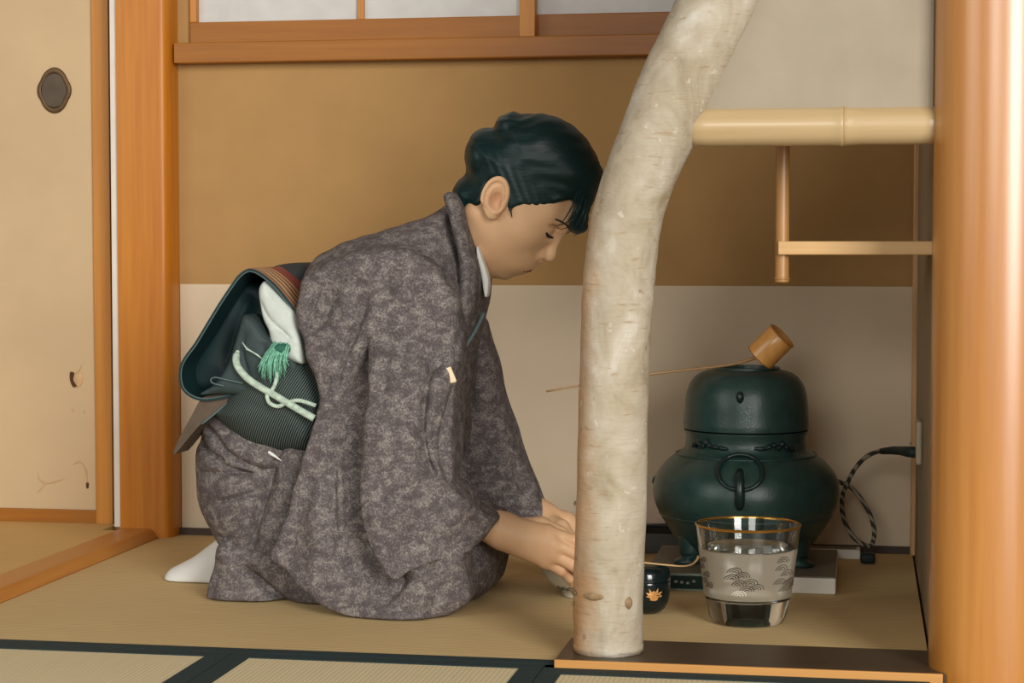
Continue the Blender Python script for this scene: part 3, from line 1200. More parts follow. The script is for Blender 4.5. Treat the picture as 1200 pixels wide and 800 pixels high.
wt = [(.0005, zg(700.5)), (30, zg(700)), (43.6, zg(698.5)), (47.1, zg(693.5)), (50.9, zg(670)), (54.6, zg(645)), (55.2, zg(641)), (55.0, zg(640)), (53.5, zg(640.6)), (.0005, zg(640.6))]
bm = bmesh.new()
lathe(bm, [(p[0] * sg if p[0] > .1 else p[0], p[1]) for p in wt], (xg, yg, 0), 96, True, True)
jw = obj('water', bm, MAT['water'], auto=35)
bm = bmesh.new()
lathe(bm, [(61.6 * sg, zg(615.6)), (61.95 * sg, zg(615.4)), (62.3 * sg, zg(613.5)), (61.2 * sg, zg(612.6)), (60.2 * sg, zg(613.6))], (xg, yg, 0), 96)
jr = obj('gold_rim', bm, MAT['gold'], auto=60)
oprof = sorted([(p[0], p[1]) for p in out[5:11]], key=lambda q: q[1])


def on_jar(px, py, extra=.0004):
    zz = zg(py)
    r_ = np.interp(zz, [p[1] for p in oprof], [p[0] for p in oprof]) * sg
    dx = max(-.985, min(.985, (px - 876) * sg / r_))
    th = math.asin(dx) + .052
    return Vector((xg + (r_ + extra) * math.sin(th), yg - (r_ + extra) * math.cos(th), zz))


t = NT('frosted_glass')
df = t.n('ShaderNodeBsdfTranslucent')
df.inputs['Color'].default_value = lin((226, 214, 190))
d2 = t.n('ShaderNodeBsdfDiffuse')
d2.inputs['Color'].default_value = lin((226, 214, 190))
tr = t.n('ShaderNodeBsdfTransparent')
m1 = t.n('ShaderNodeMixShader')
m1.inputs[0].default_value = .5
t.l(df.outputs[0], m1.inputs[1])
t.l(d2.outputs[0], m1.inputs[2])
m2 = t.n('ShaderNodeMixShader')
m2.inputs[0].default_value = .46
t.l(tr.outputs[0], m2.inputs[1])
t.l(m1.outputs[0], m2.inputs[2])
t.l(m2.outputs[0], t.t.nodes['Material Output'].inputs['Surface'])
MAT['frost'] = t.m
bm = bmesh.new()
lathe(bm, [(q[0] * sg + .0003, q[1]) for q in ((51.0, zg(696)), (52.4, zg(684)), (54, zg(670)), (57.5, zg(645)), (58.0, zg(641)))], (xg, yg, 0), 96)
jf = obj('frosted_band', bm, MAT['frost'], smooth=True)
jm = [jf]
for cl in ([(861, 663), (858, 671), (870, 668), (866, 678), (879, 676), (875, 684), (886, 682)], [(916, 652), (914, 661), (920, 668), (912, 677), (923, 679), (918, 686), (930, 683)], [(824, 656), (822, 664), (828, 672), (826, 680), (832, 684)], [(866, 690)]):
    bm = bmesh.new()
    for (a, b) in cl:
        sq = .45 if a < 840 else (.8 if a > 905 else 1)
        for r_ in (8.2, 5.2, 2.3):
            P = [on_jar(a + sq * r_ * math.cos(q) + .25 * r_ * math.sin(q), b - r_ * .78 * math.sin(q), .0008) for q in np.linspace(.05, PI - .05, 12)]
            tube(bm, P, .00048, 6)
    jm.append(obj('wave_motif', bm, MAT['motif'] if cl[0] != (866, 690) else MAT['white_case'], smooth=True))
adopt(jar, jg, jw, jr, *jm)
tag(jar, 'clear glass water jar with gold rim and wave motifs, in front of brazier', 'jar')

# tea caddy with a gold maple leaf
yn = 2.768
sn = sc_at(yn, 756, 690)
xn_ = X_(755.5, yn, 690)


def zn(py):
    return Z_(py, yn, 756)


npf = [(.0005, .0005), (16, .0005), (19.5, .0018), (24, .007), (28, .017), (29.8, .030), (30, .043), (30, .0455), (29.7, .0462), (30.1, .0469), (29.8, .056), (28.3, .0625), (24, .0665), (16, .0685), (.0005, .0695)]
bm = bmesh.new()
lathe(bm, [(p[0] * sn if p[0] > .1 else p[0], p[1]) for p in npf[:9]] + [(.0005, .0462)], (xn_, yn, 0), 64, True, True)
ca = empty('tea_caddy', (xn_, yn, .0005))
c1 = obj('body', bm, MAT['lacquer'], auto=50)
bm = bmesh.new()
lathe(bm, [(.0005, .0463)] + [(p[0] * sn if p[0] > .1 else p[0], p[1]) for p in npf[9:]], (xn_, yn, 0), 64, True, True)
c2 = obj('lid', bm, MAT['lacquer'], auto=50)
np_prof = sorted([(p[0], p[1]) for p in npf[1:14]], key=lambda q: q[1])


def on_caddy(px, zz, extra=.0005):
    r_ = np.interp(zz, [p[1] for p in np_prof], [p[0] for p in np_prof]) * sn + extra
    th = math.asin(max(-.98, min(.98, (px - 755.5) * sn / r_))) - .045
    return Vector((xn_ + r_ * math.sin(th), yn - r_ * math.cos(th), zz))


bm = bmesh.new()
zz0 = zn(692)
cv = bm.verts.new(on_caddy(770.5, zz0))
vv = [bm.verts.new(on_caddy(770.5 + a_, zz0 + b_ * sn)) for a_, b_ in ((-1, -7), (-4.5, -6), (-4, -3.6), (-9, -2), (-6.6, 0), (-9, 3), (-5, 2.2), (-5.5, 7.5), (-2.2, 3.6), (-.5, 5), (1.5, 3.4), (4.5, 8), (4.2, 2.4), (8.5, 3.5), (6.2, .2), (8.5, -2.2), (4, -3.4), (3.6, -6), (1, -7))]
for i in range(len(vv)):
    bm.faces.new((cv, vv[i], vv[(i + 1) % len(vv)]))
c3 = obj('maple_leaf', bm, m_plain('gold_leaf', (204, 148, 84), 0.45, 0.2, var=0.1, nscale=200))
adopt(ca, c1, c2, c3)
tag(ca, 'black lacquer tea caddy with a gold maple leaf, half behind birch trunk', 'tea caddy')

# tea scoop on the caddy
bm = bmesh.new()
sp_ = [(690, 654), (725, 657), (757, 661), (785, 663.8), (800, 664.8), (810, 663), (816, 658.5), (819, 653)]
ysc = 2.752
P = [atY(a, b, ysc + (a - 757) * .0001) for a, b in spline(sp_, 6)]
dz = (.0702 + .0016) - min(p.z for p in P if abs(p.x - xn_) < .02)
P = [p + Vector((0, 0, dz)) for p in P]
tube(bm, P, [.0021 if i < len(P) - 10 else .0021 + .0018 * (i - len(P) + 10) / 10 for i in range(len(P))], 10, flat=.6)
sco = obj('tea_scoop', bm, m_plain('scoop_bamboo', (214, 180, 126), 0.4), smooth=True)
tag(sco, 'thin curved bamboo tea scoop lying across the tea caddy', 'tea scoop')

# tea bowl
MAT['celadon'] = m_plain('bowl_glaze', (196, 190, 172), 0.3, 0, 0.5, var=0.04, nscale=50)
yw = 2.885
sw = sc_at(yw, 690, 680)
xw = X_(690, yw, 680)
bpf = [(.0005, .0006), (28, .0006), (30.5, .0012), (31, .008), (33, .010), (44, .018), (53, .031), (57.5, .046), (59.5, .062), (60, .070), (58.8, .0714), (57.2, .070), (55, .046), (49, .030), (36, .018), (.0005, .013)]
bm = bmesh.new()
lathe(bm, [(p[0] * sw if p[0] > .1 else p[0], p[1]) for p in bpf], (xw, yw, 0), 72, True, True)
bo = empty('tea_bowl', (xw, yw, .0006))
b1 = obj('bowl', bm, MAT['celadon'], auto=50)
bm = bmesh.new()
for k_ in range(9):
    a0 = -PI / 2 - .75 + k_ * .19
    P = []
    for i in range(13):
        q = 2 * PI * i / 12
        zz = .0165 + .0032 * math.sin(q)
        r_ = np.interp(zz, [.010, .018, .031], [33, 44, 53]) * sw + .0005
        a = a0 + .075 * math.cos(q)
        P.append((xw + r_ * math.cos(a), yw + r_ * math.sin(a), zz))
    tube(bm, P, .0006, 6, cap=False)
b2 = obj('painted_rings', bm, MAT['lacquer'], smooth=True)
adopt(bo, b1, b2)
tag(bo, 'pale grey tea bowl under the hands of the kneeling person', 'tea bowl')

# ---- things along the wall
yk = 3.30
xa0, xa1 = X_(650, yk, 630), X_(796, yk, 630)
bb = empty('lacquer_box', ((xa0 + xa1) / 2, yk + .03, .0003))
za, zb_, zc_ = Z_(638, yk, 775), Z_(625, yk, 775), Z_(615, yk, 775)
adopt(bb, obj('body', bx(xa0, xa1, yk, yk + .062, .0003, zb_, .001), m_plain('box_grey', (74, 76, 68), 0.5)),
      obj('lid', bx(xa0 - .002, xa1 - .004, yk - .002, yk + .063, zb_ + .0002, zc_, .001), MAT['lacquer']))
tag(bb, 'low dark box against the back wall, behind the birch trunk', 'box')
P = [(atY(a, b, yk + .006).x, atY(a, b, yk + .006).z) for a, b in ((757.5, 616), (758, 594), (764, 580), (800, 580), (800, 616))]
zm = min(p[1] for p in P)
P = [(p[0], p[1] - zm + zc_ + .0004) for p in P]
wbx = obj('paper_packet', prism(bmesh.new(), P, yk + .008, yk + .05, bev=.0015), m_plain('pale_packet', (222, 200, 176), 0.8))
tag(wbx, 'pale packet on the low dark box, left of the brazier', 'packet')

ps = atZ(985, 655, 0)
pst = empty('power_strip', (ps.x, ps.y + .02, .0003))
zz = Z_(644, ps.y, 985)
adopt(pst, obj('case', bx(X_(935, ps.y, 650), X_(1008, ps.y, 650), ps.y, ps.y + .04, .0003, zz, .002), MAT['white_case']),
      obj('socket_face', bx(X_(940, ps.y, 650), X_(1004, ps.y, 650), ps.y + .006, ps.y + .034, zz, zz + .0008), MAT['grey_plate']))
tag(pst, 'white power strip on the mat behind the brazier', 'power strip')

t = NT('braided_cord')
v = t.coord()
wv = t.n('ShaderNodeTexWave')
wv.bands_direction = 'DIAGONAL'
wv.inputs['Scale'].default_value = 42
wv.inputs['Distortion'].default_value = 1.5
t.l(v, wv.inputs['Vector'])
t.set(t.ramp(wv.outputs['Fac'], [(0.45, lin((58, 56, 48))), (0.75, lin((158, 148, 126)))]), 0.8)
MAT['cord'] = t.m
MAT['rubber'] = m_plain('black_rubber', (24, 40, 38), 0.6)
ycd = 3.26
cordr = empty('electric_cable', atY(1020, 640, ycd))
cpx = [(1040, 528.5, 3.18), (1028, 529, 3.2), (1014, 536, 3.22), (1002, 549, 3.24), (994, 564, 3.25), (987.5, 580, 3.25), (987, 598, 3.25), (992, 616, 3.25), (1002, 631, 3.25), (1015, 639, 3.255), (1022, 637, 3.265), (1024.5, 622, 3.27), (1020, 604, 3.27), (1010, 586, 3.27), (998, 572, 3.265), (985, 565, 3.25), (970, 562, 3.22)]
P = [atY(a, b, c) for a, b, c in spline(cpx, 8)]
bm = bmesh.new()
tube(bm, P, .0038, 12)
c1 = obj('braided_cable', bm, MAT['cord'], smooth=True)
bm = bmesh.new()
tube(bm, [atY(1033, 528.5, 3.185), atY(1046, 527.5, 3.16), atY(1056, 528, 3.12), atY(1064, 529, 3.07), atY(1071.5, 530, 3.02)], [.005, .0065, .0072, .0085, .0085], 14)
c2 = obj('plug', bm, MAT['rubber'], smooth=True)
bm = bmesh.new()
a_ = atY(1017, 639, 3.26)
box(bm, a_.x - .012, a_.x + .012, 3.25, 3.276, .0003, .017, .004)
c3 = obj('cord_switch', bm, MAT['rubber'], smooth=True)
adopt(cordr, c1, c2, c3)
tag(cordr, 'braided grey power cord looping right of the brazier, plugged into the outlet', 'cord')

yo = 2.985
ob = empty('outlet_box', (XR - .005, yo + .02, Z_(545, yo, 1080)))
zo0, zo1 = Z_(545, yo, 1080), Z_(494, yo, 1080)
adopt(ob, obj('cover', bx(X_(1073.5, yo, 520), XR - .0005, yo, yo + .055, zo0, zo1, .003), m_plain('outlet_beige', (170, 158, 132), 0.5, var=.02)),
      obj('screw', lathe(bmesh.new(), [(.0005, 0), (.0022, 0), (.0022, .0012), (.0005, .0016)], (0, 0, 0), 16, True, True), MAT['grey_plate']))
sw_ = ob.children[1]
sw_.data.transform(Matrix.Translation(Vector(ob.location)))
sw_.data.transform(Matrix.Translation(Vector((-.012, -.020, (zo1 - zo0) / 2))) @ Matrix.Rotation(PI / 2, 4, 'X'))
tag(ob, 'beige outlet box on the side wall, beside the round post', 'outlet')

# ================================================================== PERSON
YP = 2.87                      # middle plane of the kneeling figure

HT = math.radians(44)
hc_, hs_ = math.cos(HT), math.sin(HT)
_e = atY(580, 232, YP - .079)
HO = Vector((_e.x, YP, _e.z))


def hw(lx, ly, lz):
    """head coordinates (forward, left, up from between the ears) -> world"""
    return HO + Vector((lx * hc_ + lz * hs_, ly, -lx * hs_ + lz * hc_))


def to_head(x, y, z):
    X, Y, Z = x - HO.x, y - HO.y, z - HO.z
    return X * hc_ - Z * hs_, Y, X * hs_ + Z * hc_


FO = (-.0143, -.0138)


def f_(x, y, z):
    return (x + FO[0], y, z + FO[1])


def head_sdf(x, y, z):
    """x forward, y left (mirrored), z up"""
    a = np.abs(y)
    r = s_ell(x, y, z, (.010, 0, .037), (.083, .073, .083))
    r = smin(r, s_ell(x, y, z, f_(.056, 0, .002), (.052, .060, .074)), .03)
    r = smin(r, s_ell(x, y, z, f_(.044, 0, -.030), (.048, .052, .042)), .03)
    r = smin(r, s_cone(x, a, z, f_(.004, .050, -.024), f_(.072, .012, -.0615), .017, .0145), .025)
    r = smin(r, s_ell(x, y, z, f_(.0825, 0, -.0650), (.0165, .020, .0120)), .008)
    r = smin(r, s_ell(x, a, z, f_(.068, .040, .004), (.025, .023, .024)), .024)
    r = smin(r, s_ell(x, y, z, f_(.085, 0, -.030), (.0282, .034, .027)), .024)
    r = smin(r, s_cone(x, a, z, f_(.1010, .009, .049), f_(.0790, .045, .046), .0115, .010), .018)
    # eye sockets, lids
    r = smax(r, -s_ell(x, a, z, f_(.1170, .034, .0320), (.0165, .015, .0115)), .013)
    r = smin(r, s_ell(x, a, z, f_(.0905, .0305, .0305), (.0125, .0160, .0120)), .006)
    r = smax(r, -s_cone(x, a, z, f_(.1045, .018, .0405), f_(.0955, .046, .0385), .0016, .0010), .004)
    # nose
    n = s_cone(x, y, z, f_(.1040, 0, .041), f_(.1145, 0, .008), .0078, .0092)
    n = smin(n, s_ell(x, y, z, f_(.1178, 0, .0005), (.0115, .0118, .0108)), .008)
    n = smin(n, s_ell(x, a, z, f_(.1075, .0125, -.0060), (.0110, .0074, .0084)), .006)
    n = smin(n, s_cone(x, y, z, f_(.116, 0, -.0080), f_(.108, 0, -.0150), .005, .005), .006)
    r = smin(r, n, .008)
    r = smax(r, -s_ell(x, a, z, f_(.1150, .0064, -.0118), (.0055, .0030, .0030)), .003)
    # lips
    r = smin(r, s_cone(x, a, z, f_(.1108, .003, -.0300), f_(.0930, .0215, -.0412), .0050, .0022), .005)
    r = smin(r, s_cone(x, a, z, f_(.1065, .0, -.0402), f_(.0930, .0205, -.0432), .0056, .0024), .005)
    r = smax(r, -s_cone(x, a, z, f_(.1175, 0, -.0340), f_(.0965, .0235, -.0430), .0016, .0016), .002)
    # ears
    te = math.radians(26)
    ce, se = math.cos(te), math.sin(te)
    ex, ez = x + .000, z - .000
    u = ex * ce + ez * se
    v = -ex * se + ez * ce
    w = a - .074 + u * .35
    e = s_ell(u, v, w, (0, .001, .003), (.0185, .0275, .0062))
    e = smin(e, s_ell(u, v, w, (.003, -.0235, .003), (.0085, .0085, .005)), .006)
    q = np.sqrt((u / .0165) ** 2 + ((v - .002) / .0262) ** 2)
    ring = np.sqrt(((q - 1) * .019) ** 2 + (w - .0085) ** 2) - .0034
    ring = smax(ring, -(v + .4 * u + .020), .006)
    e = smin(e, ring, .003)
    q2 = np.sqrt(((u - .001) / .0098) ** 2 + ((v - .001) / .0165) ** 2)
    r2 = np.sqrt(((q2 - 1) * .012) ** 2 + (w - .0075) ** 2) - .0022
    r2 = smax(r2, u - .006, .004)
    e = smin(e, r2, .003)
    e = smax(e, -s_ell(u, v, w, (.0035, -.003, .0095), (.0085, .0125, .0075)), .004)
    e = smin(e, s_ell(u, v, w, (.0135, -.004, .0055), (.004, .006, .0045)), .004)
    r = smin(r, e, .005)
    return r


def W(px, py, Y):
    v = atY(px, py, Y)
    return (v.x, v.y, v.z)


def chain(r, x, y, z, P, R, k):
    for i in range(len(P) - 1):
        r = smin(r, s_cone(x, y, z, P[i], P[i + 1], R[i], R[i + 1]), k)
    return r


def hand(x, y, z, wrist, wr, mcps, fingers, thumb, pad):
    r = None
    for m, q in zip(mcps, (.0125, .0125, .012, .0110)):
        c = s_cone(x, y, z, wrist, m, wr * .72, q)
        r = c if r is None else smin(r, c, .016)
    r = smin(r, s_ell(x, y, z, pad[0], pad[1]), .015)
    g = None
    for P, R in fingers:
        c = chain(s_cone(x, y, z, P[0], P[1], R[0], R[1]), x, y, z, P[1:], R[1:], .004)
        g = c if g is None else np.minimum(g, c)
    r = smin(r, g, .0055)
    c = chain(s_cone(x, y, z, thumb[0][0], thumb[0][1], thumb[1][0], thumb[1][1]), x, y, z, thumb[0][1:], thumb[1][1:], .005)
    return smin(r, c, .008)


FR = [.0105, .0092, .0080, .0066]
RH = dict(wrist=W(590, 622, 2.775), wr=.0265,
          mcps=[W(641, 624, 2.768), W(647, 636, 2.762), W(646, 648, 2.763), W(639, 657, 2.768)],
          fingers=[([W(641, 624, 2.768), W(672, 633, 2.770), W(690, 648, 2.785), W(697, 663, 2.799)], FR),
                   ([W(647, 636, 2.762), W(675, 648, 2.766), W(690, 664, 2.784), W(694, 676, 2.802)], FR),
                   ([W(646, 648, 2.763), W(670, 661, 2.768), W(682, 673, 2.787), W(686, 682, 2.806)], [.0102, .0088, .0076, .0063]),
                   ([W(639, 657, 2.768), W(658, 668, 2.774), W(668, 677, 2.791), W(671, 684, 2.806)], [.0092, .0078, .0068, .0057])],
          thumb=([W(606, 617, 2.79), W(634, 615, 2.805), W(656, 624, 2.812), W(674, 637, 2.812)], [.0135, .012, .0098, .0078]),
          pad=(W(616, 634, 2.778), (.030, .014, .022)))
LH = dict(wrist=W(634, 607, 2.965), wr=.026,
          mcps=[W(664, 609, 2.962), W(671, 620, 2.968), W(671, 632, 2.972), W(664, 642, 2.972)],
          fingers=[([W(664, 609, 2.962), W(690, 624, 2.972), W(712, 636, 2.970), W(728, 643, 2.962)], FR),
                   ([W(671, 620, 2.968), W(694, 636, 2.976), W(716, 648, 2.974), W(731, 654, 2.964)], FR),
                   ([W(671, 632, 2.972), W(692, 648, 2.978), W(711, 658, 2.974), W(724, 662, 2.964)], [.0102, .0088, .0076, .0063]),
                   ([W(664, 642, 2.972), W(682, 656, 2.978), W(697, 664, 2.974), W(708, 667, 2.964)], [.0092, .0078, .0068, .0057])],
          thumb=([W(640, 610, 2.95), W(658, 618, 2.93), W(668, 630, 2.915), W(674, 640, 2.900)], [.0135, .012, .0098, .0078]),
          pad=(W(650, 622, 2.962), (.028, .014, .022)))


def inside(x, y, z, lo, hi):
    return x.ravel()[-1] > lo[0] and x.ravel()[0] < hi[0] and y.ravel()[-1] > lo[1] and y.ravel()[0] < hi[1] and z.ravel()[-1] > lo[2] and z.ravel()[0] < hi[2]


xk_ = lambda px, Y=YP: X_(px, Y, 600)


def body_sdf(x, y, z):
    coarse = len(x) > 1 and (x[1] - x[0]) > .01
    x, y, z = x[:, None, None], y[None, :, None], z[None, None, :]
    # trunk, neck, folded legs, arms
    nb = W(535, 292, YP)
    r = s_cone(x, y, z, hw(.008, 0, -.018), nb, .045, .047)
    r = smin(r, s_cone(x, y, z, hw(.004, 0, -.040), W(538, 300, YP), .034, .044), .02)
    r = smin(r, s_cone(x, y, z, W(505, 335, YP), W(360, 540, YP), .07, .065), .05)
    for s_ in (-1, 1):
        r = smin(r, s_cone(x, y, z, W(505, 330, YP), W(452, 335, YP + s_ * .085), .06, .038), .03)
    hip = (xk_(335), .20)
    for s_ in (-1, 1):
        Y = YP + s_ * .05
        h_, k_, an, to = (hip[0], Y, .17), (xk_(505), Y, .085), (xk_(315), Y, .060), (xk_(290), YP + .02 * s_ + .03, .040)
        r = smin(r, s_cone(x, y, z, h_, k_, .045, .040), .03)
        r = smin(r, s_cone(x, y, z, k_, an, .04, .03), .02)
        r = smin(r, s_cone(x, y, z, an, to, .026, .022), .02)
    r = smin(r, s_cone(x, y, z, (hip[0], YP - .03, .2), (hip[0], YP + .03, .2), .05, .05), .05)
    el = W(482, 580, 2.715)
    r = smin(r, s_cone(x, y, z, W(452, 335, YP - .085), el, .030, .026), .02)
    r = smin(r, s_cone(x, y, z, el, RH['wrist'], .026, .0235), .012)
    el2 = W(540, 530, 3.0)
    r = smin(r, s_cone(x, y, z, W(452, 335, YP + .085), el2, .036, .030), .02)
    r = smin(r, s_cone(x, y, z, el2, LH['wrist'], .030, .0235), .012)
    if coarse or inside(x, y, z, (HO.x - .16, HO.y - .13, HO.z - .19), (HO.x + .2, HO.y + .13, HO.z + .17)):
        r = smin(r, head_sdf(*to_head(x, y, z)), .02)
    for Hn in (RH, LH):
        c = Hn['wrist']
        if coarse or inside(x, y, z, (c[0] - .05, c[1] - .09, c[2] - .13), (c[0] + .2, c[1] + .09, c[2] + .09)):
            r = smin(r, hand(x, y, z, **Hn), .012)
    return r


V, Q = polygonize(body_sdf, (-1.06, 2.60, 0.0), (-.30, 3.13, .72), .0019)
t = NT('skin')
at = t.n('ShaderNodeAttribute')
at.attribute_name = 'tint'
v = t.coord()
nz = t.noise(v, 40, 4)
base = t.mix(nz, lin((204, 162, 120)), lin((216, 176, 138)))
base = t.mix(at.outputs['Fac'], base, lin((172, 104, 78)))
t.set(base, 0.5, 0, 0.35)
t.b.inputs['Subsurface Weight'].default_value = 0.08
t.b.inputs['Subsurface Radius'].default_value = (.008, .004, .002)
t.bump(t.noise(v, 500, 2), 0.06, 0.0006)
MAT['skin'] = t.m
person = np_mesh('person', V, Q, MAT['skin'])
hx, hy, hz = to_head(V[:, 0], V[:, 1], V[:, 2])
ha = np.abs(hy)
lip = np.minimum(s_cone(hx, ha, hz, f_(.1125, .003, -.0312), f_(.0935, .0215, -.0415), .0040, .0016), s_cone(hx, ha, hz, f_(.1080, .0, -.0392), f_(.0935, .0205, -.0430), .0046, .0018))
tint = 0.75 * np.clip(1 - lip / .0022, 0, 1) * (hx > .05)
ear_in = np.clip(1 - np.sqrt((hx - .002) ** 2 + hz ** 2) / .018, 0, 1) * (ha > .07)
tint = np.maximum(tint, .45 * ear_in)
for Hn in (RH, LH):
    for P, R in Hn['fingers']:
        for j in (0, 1):
            d = np.sqrt(((V - np.array(P[j])) ** 2).sum(1))
            tint = np.maximum(tint, .22 * np.clip(1.4 - d / .013, 0, 1))
ca_ = person.data.attributes.new('tint', 'FLOAT', 'POINT')
ca_.data.foreach_set('value', tint.astype(np.float32))
tag(person, 'person in a grey patterned kimono kneeling and leaning over a tea bowl', 'person')

# ---- face details
MAT['lash'] = m_plain('lash_dark', (34, 28, 24), 0.6)
MAT['hair'] = None
for s_ in (-1, 1):
    bm = bmesh.new()
    pts = []
    for q in np.linspace(0, 1, 13):
        ly = .0175 + q * .0275
        lz = .0252 - .0024 * math.sin(q * PI) + .0012 * q
        lo_, hi_ = .03, .14
        lx, _, lzz = f_(0, 0, lz)
        for _ in range(28):
            m_ = (lo_ + hi_) / 2
            if head_sdf(np.array([m_]), np.array([ly]), np.array([lzz]))[0] < 0:
                lo_ = m_
            else:
                hi_ = m_
        pts.append(hw(lo_ + .0003, s_ * ly, lzz))
    tube(bm, pts, [.0010 + .0014 * math.sin(PI * i / 12) ** .6 for i in range(13)], 8)
    obj('eyelashes', bm, MAT['lash'], person, smooth=True)
    bm = bmesh.new()
    for q in np.linspace(0, 1, 26):
        ly = .012 + q * .036
        lz = .0505 + .004 * math.sin(q * PI * .8) - .003 * q
        lx, _, lzz = f_(0, 0, lz)
        lo_, hi_ = .03, .14
        for _ in range(28):
            m_ = (lo_ + hi_) / 2
            if head_sdf(np.array([m_]), np.array([ly]), np.array([lzz]))[0] < 0:
                lo_ = m_
            else:
                hi_ = m_
        a = hw(lo_ - .0002, s_ * (ly - .003), lzz - .002)
        b = hw(lo_ + .0006, s_ * (ly + .004), lzz + .002)
        tube(bm, [a, (a + b) / 2 + Vector((.0004, 0, 0)), b], [.0007, .0009, .0003], 6)
    obj('eyebrow', bm, MAT['lash'], person, smooth=True)
bm = bmesh.new()
pts = []
for q in np.linspace(-1, 1, 25):
    lx, ly, lz = f_(0, q * .0225, -.0340 - .0090 * abs(q) ** 1.1)
    lo_, hi_ = .03, .14
    for _ in range(28):
        m_ = (lo_ + hi_) / 2
        if head_sdf(np.array([m_]), np.array([ly]), np.array([lz]))[0] < 0:
            lo_ = m_
        else:
            hi_ = m_
    pts.append(hw(lo_ + .0002, ly, lz))
tube(bm, pts, [.0005 + .0011 * math.sin(PI * i / 24) ** .5 for i in range(25)], 8)
obj('mouth_line', bm, m_plain('lip_dark', (112, 58, 44), 0.6), person, smooth=True)

# ---- hair
t = NT('black_hair')
v = t.coord((1, 1, 1), (0, math.radians(-48), 0))
v = t.coord((1, 1, 1))
mp = t.n('ShaderNodeMapping')
mp.inputs['Rotation'].default_value = (0, math.radians(42), 0)
mp.inputs['Scale'].default_value = (.12, 1, 1)
t.l(v, mp.inputs['Vector'])
nh = t.noise(mp.outputs['Vector'], 260, 4, 0.6)
nh2 = t.noise(mp.outputs['Vector'], 60, 3, 0.5)
hh = t.math('ADD', t.math('MULTIPLY', nh, .5), t.math('MULTIPLY', nh2, .8))
t.set(t.ramp(nh, [(0.3, lin((5, 29, 30))), (0.75, lin((12, 43, 43)))]), 0.42, 0, 0.32)
t.bump(hh, 0.35, 0.0025)
MAT['hair'] = t.m
sil = Piece([(540, 238), (543, 224), (552, 206), (549, 190), (552, 172), (562, 158), (578, 152.5), (588, 150), (589, 140), (595, 137), (603, 132), (612, 134), (640, 134), (660, 140.5), (676, 151), (690, 167), (700, 186), (705, 203),
             (703, 217), (697, 234), (691, 250), (688, 271), (676, 276), (664, 273), (650, 300), (600, 320), (560, 300), (545, 262)], YP, [(620, 150, .086), (590, 180, .084), (600, 215, .081), (600, 244, .074), (630, 242, .071), (655, 236, .064), (570, 225, .079), (680, 190, .080), (685, 250, .062)], R=.074, n=4)


class Region:
    def __init__(self, pts):
        self.P = []
        for p in pts:
            v = atY(p[0], p[1], p[2] if len(p) > 2 else YP)
            self.P.append((v.x, v.z))
        self.P = [tuple(q) for q in spline(self.P, 4, True)]
        self.c = {}

    def __call__(self, x, z):
        k = (x[0], z[0], len(x), len(z))
        if k not in self.c:
            self.c[k] = poly_sdf(self.P, x, z)
        return self.c[k][:, None, :]


hairline = Region([(530, 236), (535, 200), (530, 150), (580, 115), (650, 110), (725, 150), (730, 210), (705, 262), (690, 272), (676, 276.5), (664, 274), (668, 262, 2.85), (674, 248, 2.84), (674, 239, 2.83), (667, 234, 2.82), (655, 236.5, 2.81), (645, 239, 2.80),
                   (630, 243, 2.80), (612, 241, 2.80), (602, 244, 2.80), (598, 249, 2.80), (594, 240, 2.80), (592, 222, 2.80), (584, 209, 2.80), (572, 213, 2.80), (566, 228, 2.80), (561, 242, 2.81), (552, 248, 2.84), (540, 246, 2.87)])


def hair_sdf(x, y, z):
    r = sil(x, y, z)
    X, Y, Z = x[:, None, None], y[None, :, None], z[None, None, :]
    bun = W(569, 184, YP)
    r = smin(r, s_ell(X, Y, Z, (bun[0], YP, bun[2]), (.026, .062, .042)), .012)
    tk = W(600, 150, YP)
    r = smin(r, s_ell(X, Y, Z, (tk[0], YP - .01, tk[2]), (.022, .05, .018)), .01)
    # combed waves
    ph = (X * .72 - Z * .69)
    r = r + .0005 * np.sin(ph * 210 + 7 * np.sin(Y * 26 + (X + Z) * 24) + 4 * np.sin((X + Z) * 55))
    nk = W(549, 232, YP)
    r = smin(r, s_ell(X, Y, Z, (nk[0], YP, nk[2]), (.024, .050, .030)), .02)
    return smax(r, hairline(x, z), .007)


lo = (xk_(520), YP - .12, Z_(290, YP, 600))
hi = (xk_(730), YP + .12, Z_(115, YP, 600))
V, Q = polygonize(hair_sdf, lo, hi, .0016)
V = relax(V, Q, 1)
hair = np_mesh('hair', V, Q, MAT['hair'], person)
for st in ([(680, 226, 2.80), (675, 243, 2.785), (666, 259, 2.79), (653, 264, 2.80), (648, 262, 2.805)], [(683, 228, 2.80), (678, 246, 2.79), (668, 264, 2.80), (657, 269, 2.812)], [(688, 232, 2.81), (683, 250, 2.80), (674, 266, 2.81), (664, 274, 2.82)],
           [(690, 236, 2.82), (686, 254, 2.81), (680, 270, 2.815), (672, 277, 2.82)], [(678, 222, 2.80), (671, 240, 2.787), (662, 256, 2.79), (656, 262, 2.80)],
           [(545, 235, 2.84), (542, 239, 2.84), (540, 241, 2.84)], [(598, 243, 2.795), (599, 250, 2.795), (600, 255, 2.797)], [(592, 145, 2.85), (586, 149, 2.85), (581, 149, 2.85)], [(607, 135, 2.86), (602, 131, 2.86), (599, 133, 2.86)],
           [(704, 200, 2.87), (706, 210, 2.87), (704, 222, 2.87)], [(700, 190, 2.85), (706, 200, 2.85), (708, 212, 2.85)]):
    P = [W(*p) for p in spline(st, 6)]
    bm = bmesh.new()
    tube(bm, P, [.0017 * (1 - .8 * i / len(P)) for i in range(len(P))], 6)
    obj('loose_strand', bm, MAT['hair'], hair, smooth=True)

